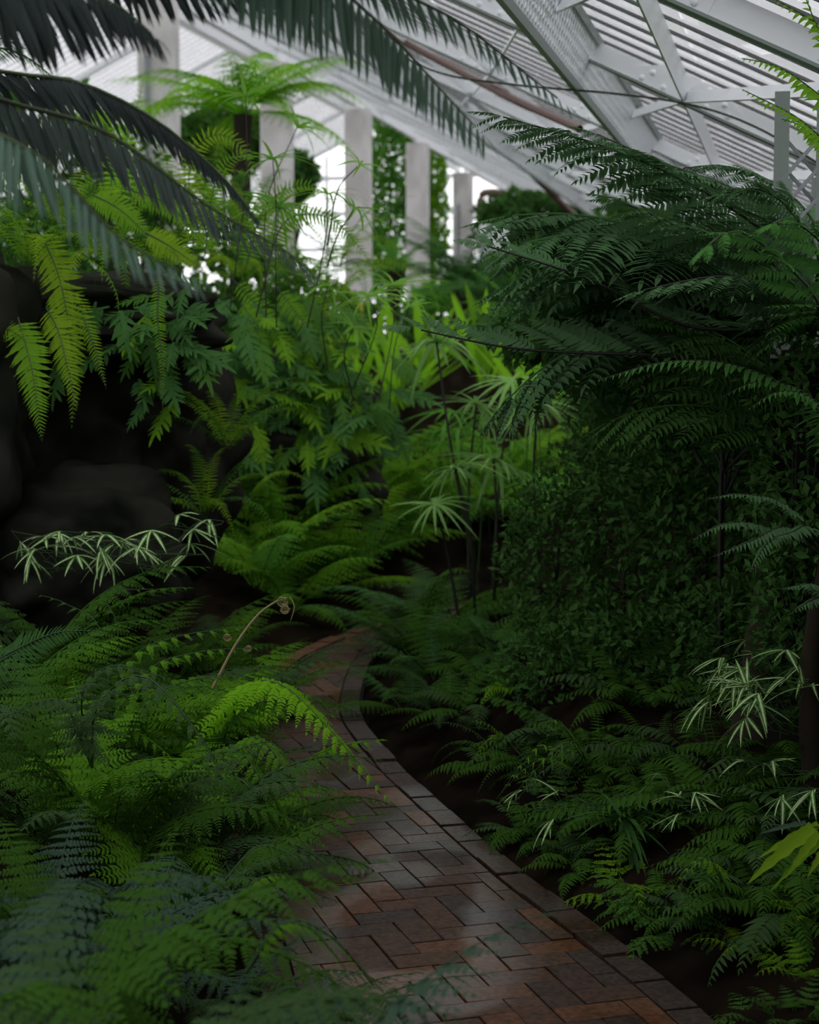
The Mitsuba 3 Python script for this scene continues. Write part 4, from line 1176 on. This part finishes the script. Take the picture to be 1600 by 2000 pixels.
# dim fronds in the shade at the right
t = num('sword_fern')
foot = at(1620, 1090, 5.4)
for i, (px, n_, size) in enumerate([([(1540, 990), (1450, 965), (1375, 975)], 26, .055), ([(1500, 1030), (1420, 1022), (1345, 1058)], 26, .06), ([(1540, 1030), (1470, 1055), (1385, 1090)], 24, .055), ([(1560, 1040), (1500, 1060), (1465, 1118)], 20, .06), ([(1580, 1030), (1545, 1040), (1510, 1050)], 18, .06), ([(1630, 1150), (1580, 1140), (1525, 1150)], 18, .06), ([(1640, 1160), (1590, 1170), (1540, 1200)], 18, .06)]):
    F = Frond([foot] + path3(px, 5.35, 5.2), 'swordlong', n_, size, P_SWORD, (75, 45), seed=i, pull=DOWN * .3, start=.3, r0=.004, face=-FWD * .7 + UP * .8)
    add_frond(t, F, 'leaf_glossy', detail='leaflet', stem='stem_dark')
trunk(t, soilpt(1610, 5.45), foot, .04, .03)
L(t, 'dim dark green sword fern in the shade at the right edge', 'fern')


# --- dark small-leaved shrubs: a crown of leaves round branching stems
def shrub(name, c, r3, nleaf, size, mat, label, seed, cat='shrub', foot=None, tm='stem_dark', tr=.012):
    r = np.random.default_rng(seed)
    t = num(name)
    d = nrm(r.normal(0, 1, (nleaf, 3)))
    rad = r.uniform(.35, 1, nleaf) ** .5
    p = d * rad[:, None]
    p *= (1 + .5 * (meshkit.noise(p * 2.5 + seed, seed) - .5))[:, None]
    p = p * r3 + c
    dirs = nrm(d * .6 + r.normal(0, .7, (nleaf, 3)))
    nn = nrm(r.normal(0, .6, (nleaf, 3)) + [0, 0, 1])
    b = nrm(np.cross(nn, dirs))
    nn = np.cross(dirs, b)
    s = size * r.uniform(.6, 1.2, (nleaf, 1))
    v = np.stack([p, p + dirs * s * .5 + b * s * .24 + nn * s * .05, p + dirs * s, p + dirs * s * .5 - b * s * .24 + nn * s * .05, p + dirs * s * .45], 1).reshape(-1, 3)
    k = np.arange(nleaf)[:, None] * 5
    f = np.concatenate([k + np.array([0, 4, 1]), k + np.array([4, 2, 1]), k + np.array([0, 3, 4]), k + np.array([4, 3, 2])])
    put(t + '__foliage', mikit.ply((v, f)), mat)
    L(t + '__foliage', kind='stuff')
    if foot is not None:                             # stem of the added vine: up the wall, then along under the roof
        trunk(t, foot, [foot[0], foot[1], 2.5], tr, tr * .8, tm)
        trunk(t, [foot[0], foot[1], 2.49], c, tr * .8, tr * .4, tm, 'branch')
        L(t, label, cat)
        return
    foot = np.array([c[0], c[1], height(c[0], c[1])[0] - .05])
    trunk(t, foot, c + [0, 0, r3[2] * .2], tr, tr * .5, tm)
    for k in range(6):
        trunk(t, foot * .4 + c * .6, c + nrm(r.normal(0, 1, 3)) * np.array(r3) * .7, tr * .5, tr * .2, tm, 'branch')
    L(t, label, cat)


def sc(px, py, z):
    return at(px, py, z)


for i, (px, py, z, r3, nl, size, mat, lab) in enumerate([
        (1090, 1090, 8.0, (.28, .28, .46), 2600, .045, 'leaf_shrub', 'very dark small-leaved shrub standing right of the papyrus stems'),
        (1230, 1060, 7.8, (.32, .35, .55), 2600, .05, 'leaf_shrub', 'nearly black shrub in the shade under the tree fern, middle'),
        (1380, 1000, 7.6, (.36, .4, .6), 2600, .06, 'leaf_shrub', 'nearly black shrub in the shade behind the dim sword fern'),
        (1575, 900, 5.75, (.22, .2, .50), 2200, .05, 'leaf_shrub', 'black-green shrub at the right edge in front of the lattice post'),
        (1590, 1180, 5.7, (.22, .2, .40), 1800, .05, 'leaf_shrub', 'black-green shrub at the right edge above the striped fern'),
        (1420, 690, 7.0, (.45, .4, .25), 2200, .06, 'leaf_shrub', 'dark bush filling the gap under the tiers of the tree fern'),
        (1540, 930, 7.4, (.40, .4, .7), 2600, .06, 'leaf_shrub', 'nearly black shrub at the right edge under the tree fern'),
        (1120, 1320, 7.6, (.34, .3, .28), 1800, .05, 'leaf_shrub', 'low dark shrub at the foot of the right bank, left'),
        (1300, 1300, 7.4, (.36, .3, .32), 1800, .05, 'leaf_shrub', 'low dark shrub on the right bank, middle'),
        (1480, 1260, 7.0, (.36, .3, .36), 1800, .05, 'leaf_shrub', 'low dark shrub behind the large striped fern'),
        (1260, 860, 9.4, (.4, .4, .40), 2400, .07, 'leaf_shrub', 'dim shrub behind the right end of the papyrus'),
        (1400, 840, 9.0, (.7, .5, .5), 2600, .08, 'leaf_shrub', 'dim shrub below the level pale frond'),
        (1420, 600, 6.9, (.75, .8, .17), 4200, .13, 'leaf_shrub', 'flat dark bush spreading beneath the tree fern crown over the right bank'),
        (1300, 640, 8.2, (.8, .8, .17), 3600, .13, 'leaf_shrub', 'flat dark bush behind the tree fern, over the far right bank'),
        (1560, 640, 7.6, (.55, .5, .5), 2600, .07, 'leaf_shrub', 'dark bush behind the crown of the tree fern'),
        (1340, 655, 10, (.75, .5, .22), 2000, .08, 'leaf_shrub', 'dark bush deep under the left end of the tree fern tiers'),
        (1330, 690, 8.8, (.85, .5, .28), 2400, .08, 'leaf_shrub', 'dark bush closing the view under the lower tree fern fronds'),
        (1330, 620, 8.6, (.6, .5, .35), 2400, .07, 'leaf_shrub', 'dark bush behind the lower fronds of the tree fern')]):
    shrub('shrub', sc(px, py, z), np.array(r3), nl, size, mat, lab, 200 + i)

# added outside the frame to keep light off the right bank: vine, two shrubs
for i, (c, r3, nl, size, lab) in enumerate([((0.25, 2.75, 2.71), (1.15, .78, .08), 5200, .10, 'leafy vine added under the roof outside the frame to shade the right bank'), ((0.45, -0.15, 1.3), (.22, .35, 1.05), 2200, .09, 'tall dense shrub added unseen at the right of the camera to block light'), ((1.08, 2.2, 1.15), (.15, .4, .85), 1600, .08, 'tall dense shrub added by the right-hand wall outside the frame to block light')]):
    shrub('shrub', np.array(c), np.array(r3), nl, size, 'leaf_shrub', lab, 260 + i, foot=np.array([1.12, 2.4, .1]) if i == 0 else None)

# --- background under and beyond the columns
for i, (px, py, z, n_, sz, mat, lab) in enumerate([
        (475, 225, 19, 20, 1.6, 'leaf_bright', 'feathery bright green tree fern in front of the second column'),
        (205, 255, 21, 12, .9, 'leaf_bright', 'bright tree fern beside the left of the nearest column')]):
    t = num('tree_fern')
    c = at(px, py, z)
    trunk(t, soilpt(px, z), c, .12, .10)
    for k in range(n_):
        add_frond(t, CANON['farlady'][k % 4], mat if k % 3 else 'leaf_sword', place(c, 2 * np.pi * k / n_, sz, rng.uniform(.15, .6)))
    L(t, lab, 'tree fern')
for i, (px, py, z, r3, nl, size, mat, lab) in enumerate([
        (762, 400, 44, (.75, .9, 2.6), 5000, .22, 'leaf_far', 'tall dark green tree between the third and fourth columns'),
        (845, 380, 46, (.35, .6, 2.4), 3000, .2, 'leaf_sword', 'lighter climbing plant right of the fourth column'),
        (575, 345, 40, (.5, .7, .55), 2000, .25, 'leaf_shrub', 'dark shade tree behind the second column'),
        (440, 275, 34, (1.1, 1, .6), 4000, .22, 'leaf_sword_dark', 'dark spreading tree between the first and second columns'),
        (1040, 430, 40, (1.3, 1, .6), 3500, .25, 'leaf_shrub', 'dark shrub under the far end of the roof'),
        (920, 640, 34, (1.4, 1, 1.0), 4000, .25, 'leaf_far', 'green bush at the foot of the fifth column'),
        (1110, 560, 26, (1.2, 1, .7), 3000, .22, 'leaf_far', 'green bush behind the middle fronds of the tree fern'),
        (1330, 480, 24, (1.5, 1, .7), 3000, .25, 'leaf_sword_dark', 'dark green bush behind the upper fronds of the tree fern'),
        (560, 690, 24, (1.8, 1, .9), 5000, .2, 'leaf_sword_dark', 'dense shrub behind the right part of the left bank'),
        (250, 560, 18, (1.8, 1, 1.2), 5000, .18, 'leaf_sword_dark', 'dense shrub behind the left part of the left bank'),
        (60, 400, 22, (1.6, 1, 1.4), 4000, .2, 'leaf_sword_dark', 'dense shrub at far left behind the cycad fronds')]):
    shrub('shrub' if r3[2] < 2 else 'tree', sc(px, py, z), np.array(r3), nl, size, mat, lab, 300 + i, 'shrub' if r3[2] < 2 else 'tree', tr=.06)
for i, (px, py, z, n_, sz, mat, lab) in enumerate([(900, 560, 26, 15, 1.5, 'leaf_waxy', 'blue-green cycad in the distance at the foot of the fifth column'), (960, 590, 24, 13, 1.1, 'leaf_waxy', 'blue-green cycad in the distance left of the tree fern tip'), (770, 530, 28, 13, 1.0, 'leaf_far', 'spiky rosette in the distance between the third and fourth columns'), (1020, 640, 22, 13, 1.0, 'leaf_far', 'low green cycad in the distance beneath the tree fern tip')]):
    t = num('cycad')
    c = at(px, py, z)
    trunk(t, soilpt(px, z), c, .12, .12)
    for k in range(n_):
        add_frond(t, CANON['cycad'][k % 3], mat, place(c, 2 * np.pi * (k + .3) / n_, sz * rng.uniform(.8, 1.1), rng.uniform(-.2, .4)))
    L(t, lab, 'cycad')

# tree fern added left of the frame to shade the hollow in the bank
for i, (x, y, z) in enumerate([(-3.2, 7.0, 2.9)]):
    t = num('tree_fern')
    c = np.array([x, y, z])
    trunk(t, [x, y, height(x, y)[0] - .05], c, .10, .09)
    for k in range(14):
        add_frond(t, CANON['giant'][k % 3], 'leaf_glossy', place(c, 2 * np.pi * k / 14, 1.15, rng.uniform(.1, .4)))
    L(t, 'tree fern added left of the frame to shade the hollow', 'tree fern')
# tree fern added outside the frame to shade the right bank and path
for i, (x, y, z) in enumerate([(0.7, 2.2, 2.75)]):
    t = num('tree_fern')
    c = np.array([x, y, z])
    trunk(t, [x, y, height(x, y)[0] - .05], c, .10, .09)
    for k in range(13):
        add_frond(t, CANON['giant'][k % 3], 'leaf_glossy', place(c, math.radians(85 + 200 * k / 13), 1.25, rng.uniform(-.35, .1)))
    L(t, 'tree fern added outside the frame at the right of the camera for shade', 'tree fern')

# --- pipes, cable and cabinet under the roof
a, b = onroof(820, 105, -.45), onroof(1135, 250, -.45)
P0, P1 = W(a[0], 12.6, roofz(a[0]) - .45), W(b[0], 12.6, roofz(b[0]) - .45)
put('roof_pipe', mikit.ply(tube(spline(path3([(560, -40), (700, 35), (880, 130), (1000, 192), (1133, 252)], 15, 12), 14)[0], .028, 10), smooth=True), 'rust_pipe')
L('roof_pipe', 'reddish-brown pipe running down beneath the roof behind the cycad tip', 'pipe')
put('tie_rod', mikit.ply(tube(spline(path3([(880, 190), (1000, 300), (1135, 435)], 26, 30), 10)[0], .06, 8), smooth=True), 'rust_pipe')
L('tie_rod', 'thin brown rod slanting down from the roof towards the far bushes', 'pipe')
put('cable', mikit.ply(tube(spline(path3([(700, 60), (845, 138), (1000, 165), (1200, 183), (1350, 205), (1480, 250), (1640, 345)], 9.6, 8.0), 40)[0], .006, 5)), 'stem_dark')
L('cable', 'thin dark cable slung under the roof', 'cable')
put('rusty_pipe', mikit.ply(tube(spline(path3([(938, 440), (940, 385), (955, 376), (985, 380), (1010, 402)], 44), 20)[0], .10, 8), smooth=True), 'rust_pipe')
L('rusty_pipe', 'bent rusty pipe at the sixth column', 'pipe')
v, f = bevel_box(.6, .4, 1.0, .03)
put('heater_cabinet', mikit.ply((v + at(965, 440, 36), f)), 'white_paint')
L('heater_cabinet', 'pale grey cabinet standing before the sixth column', 'cabinet')
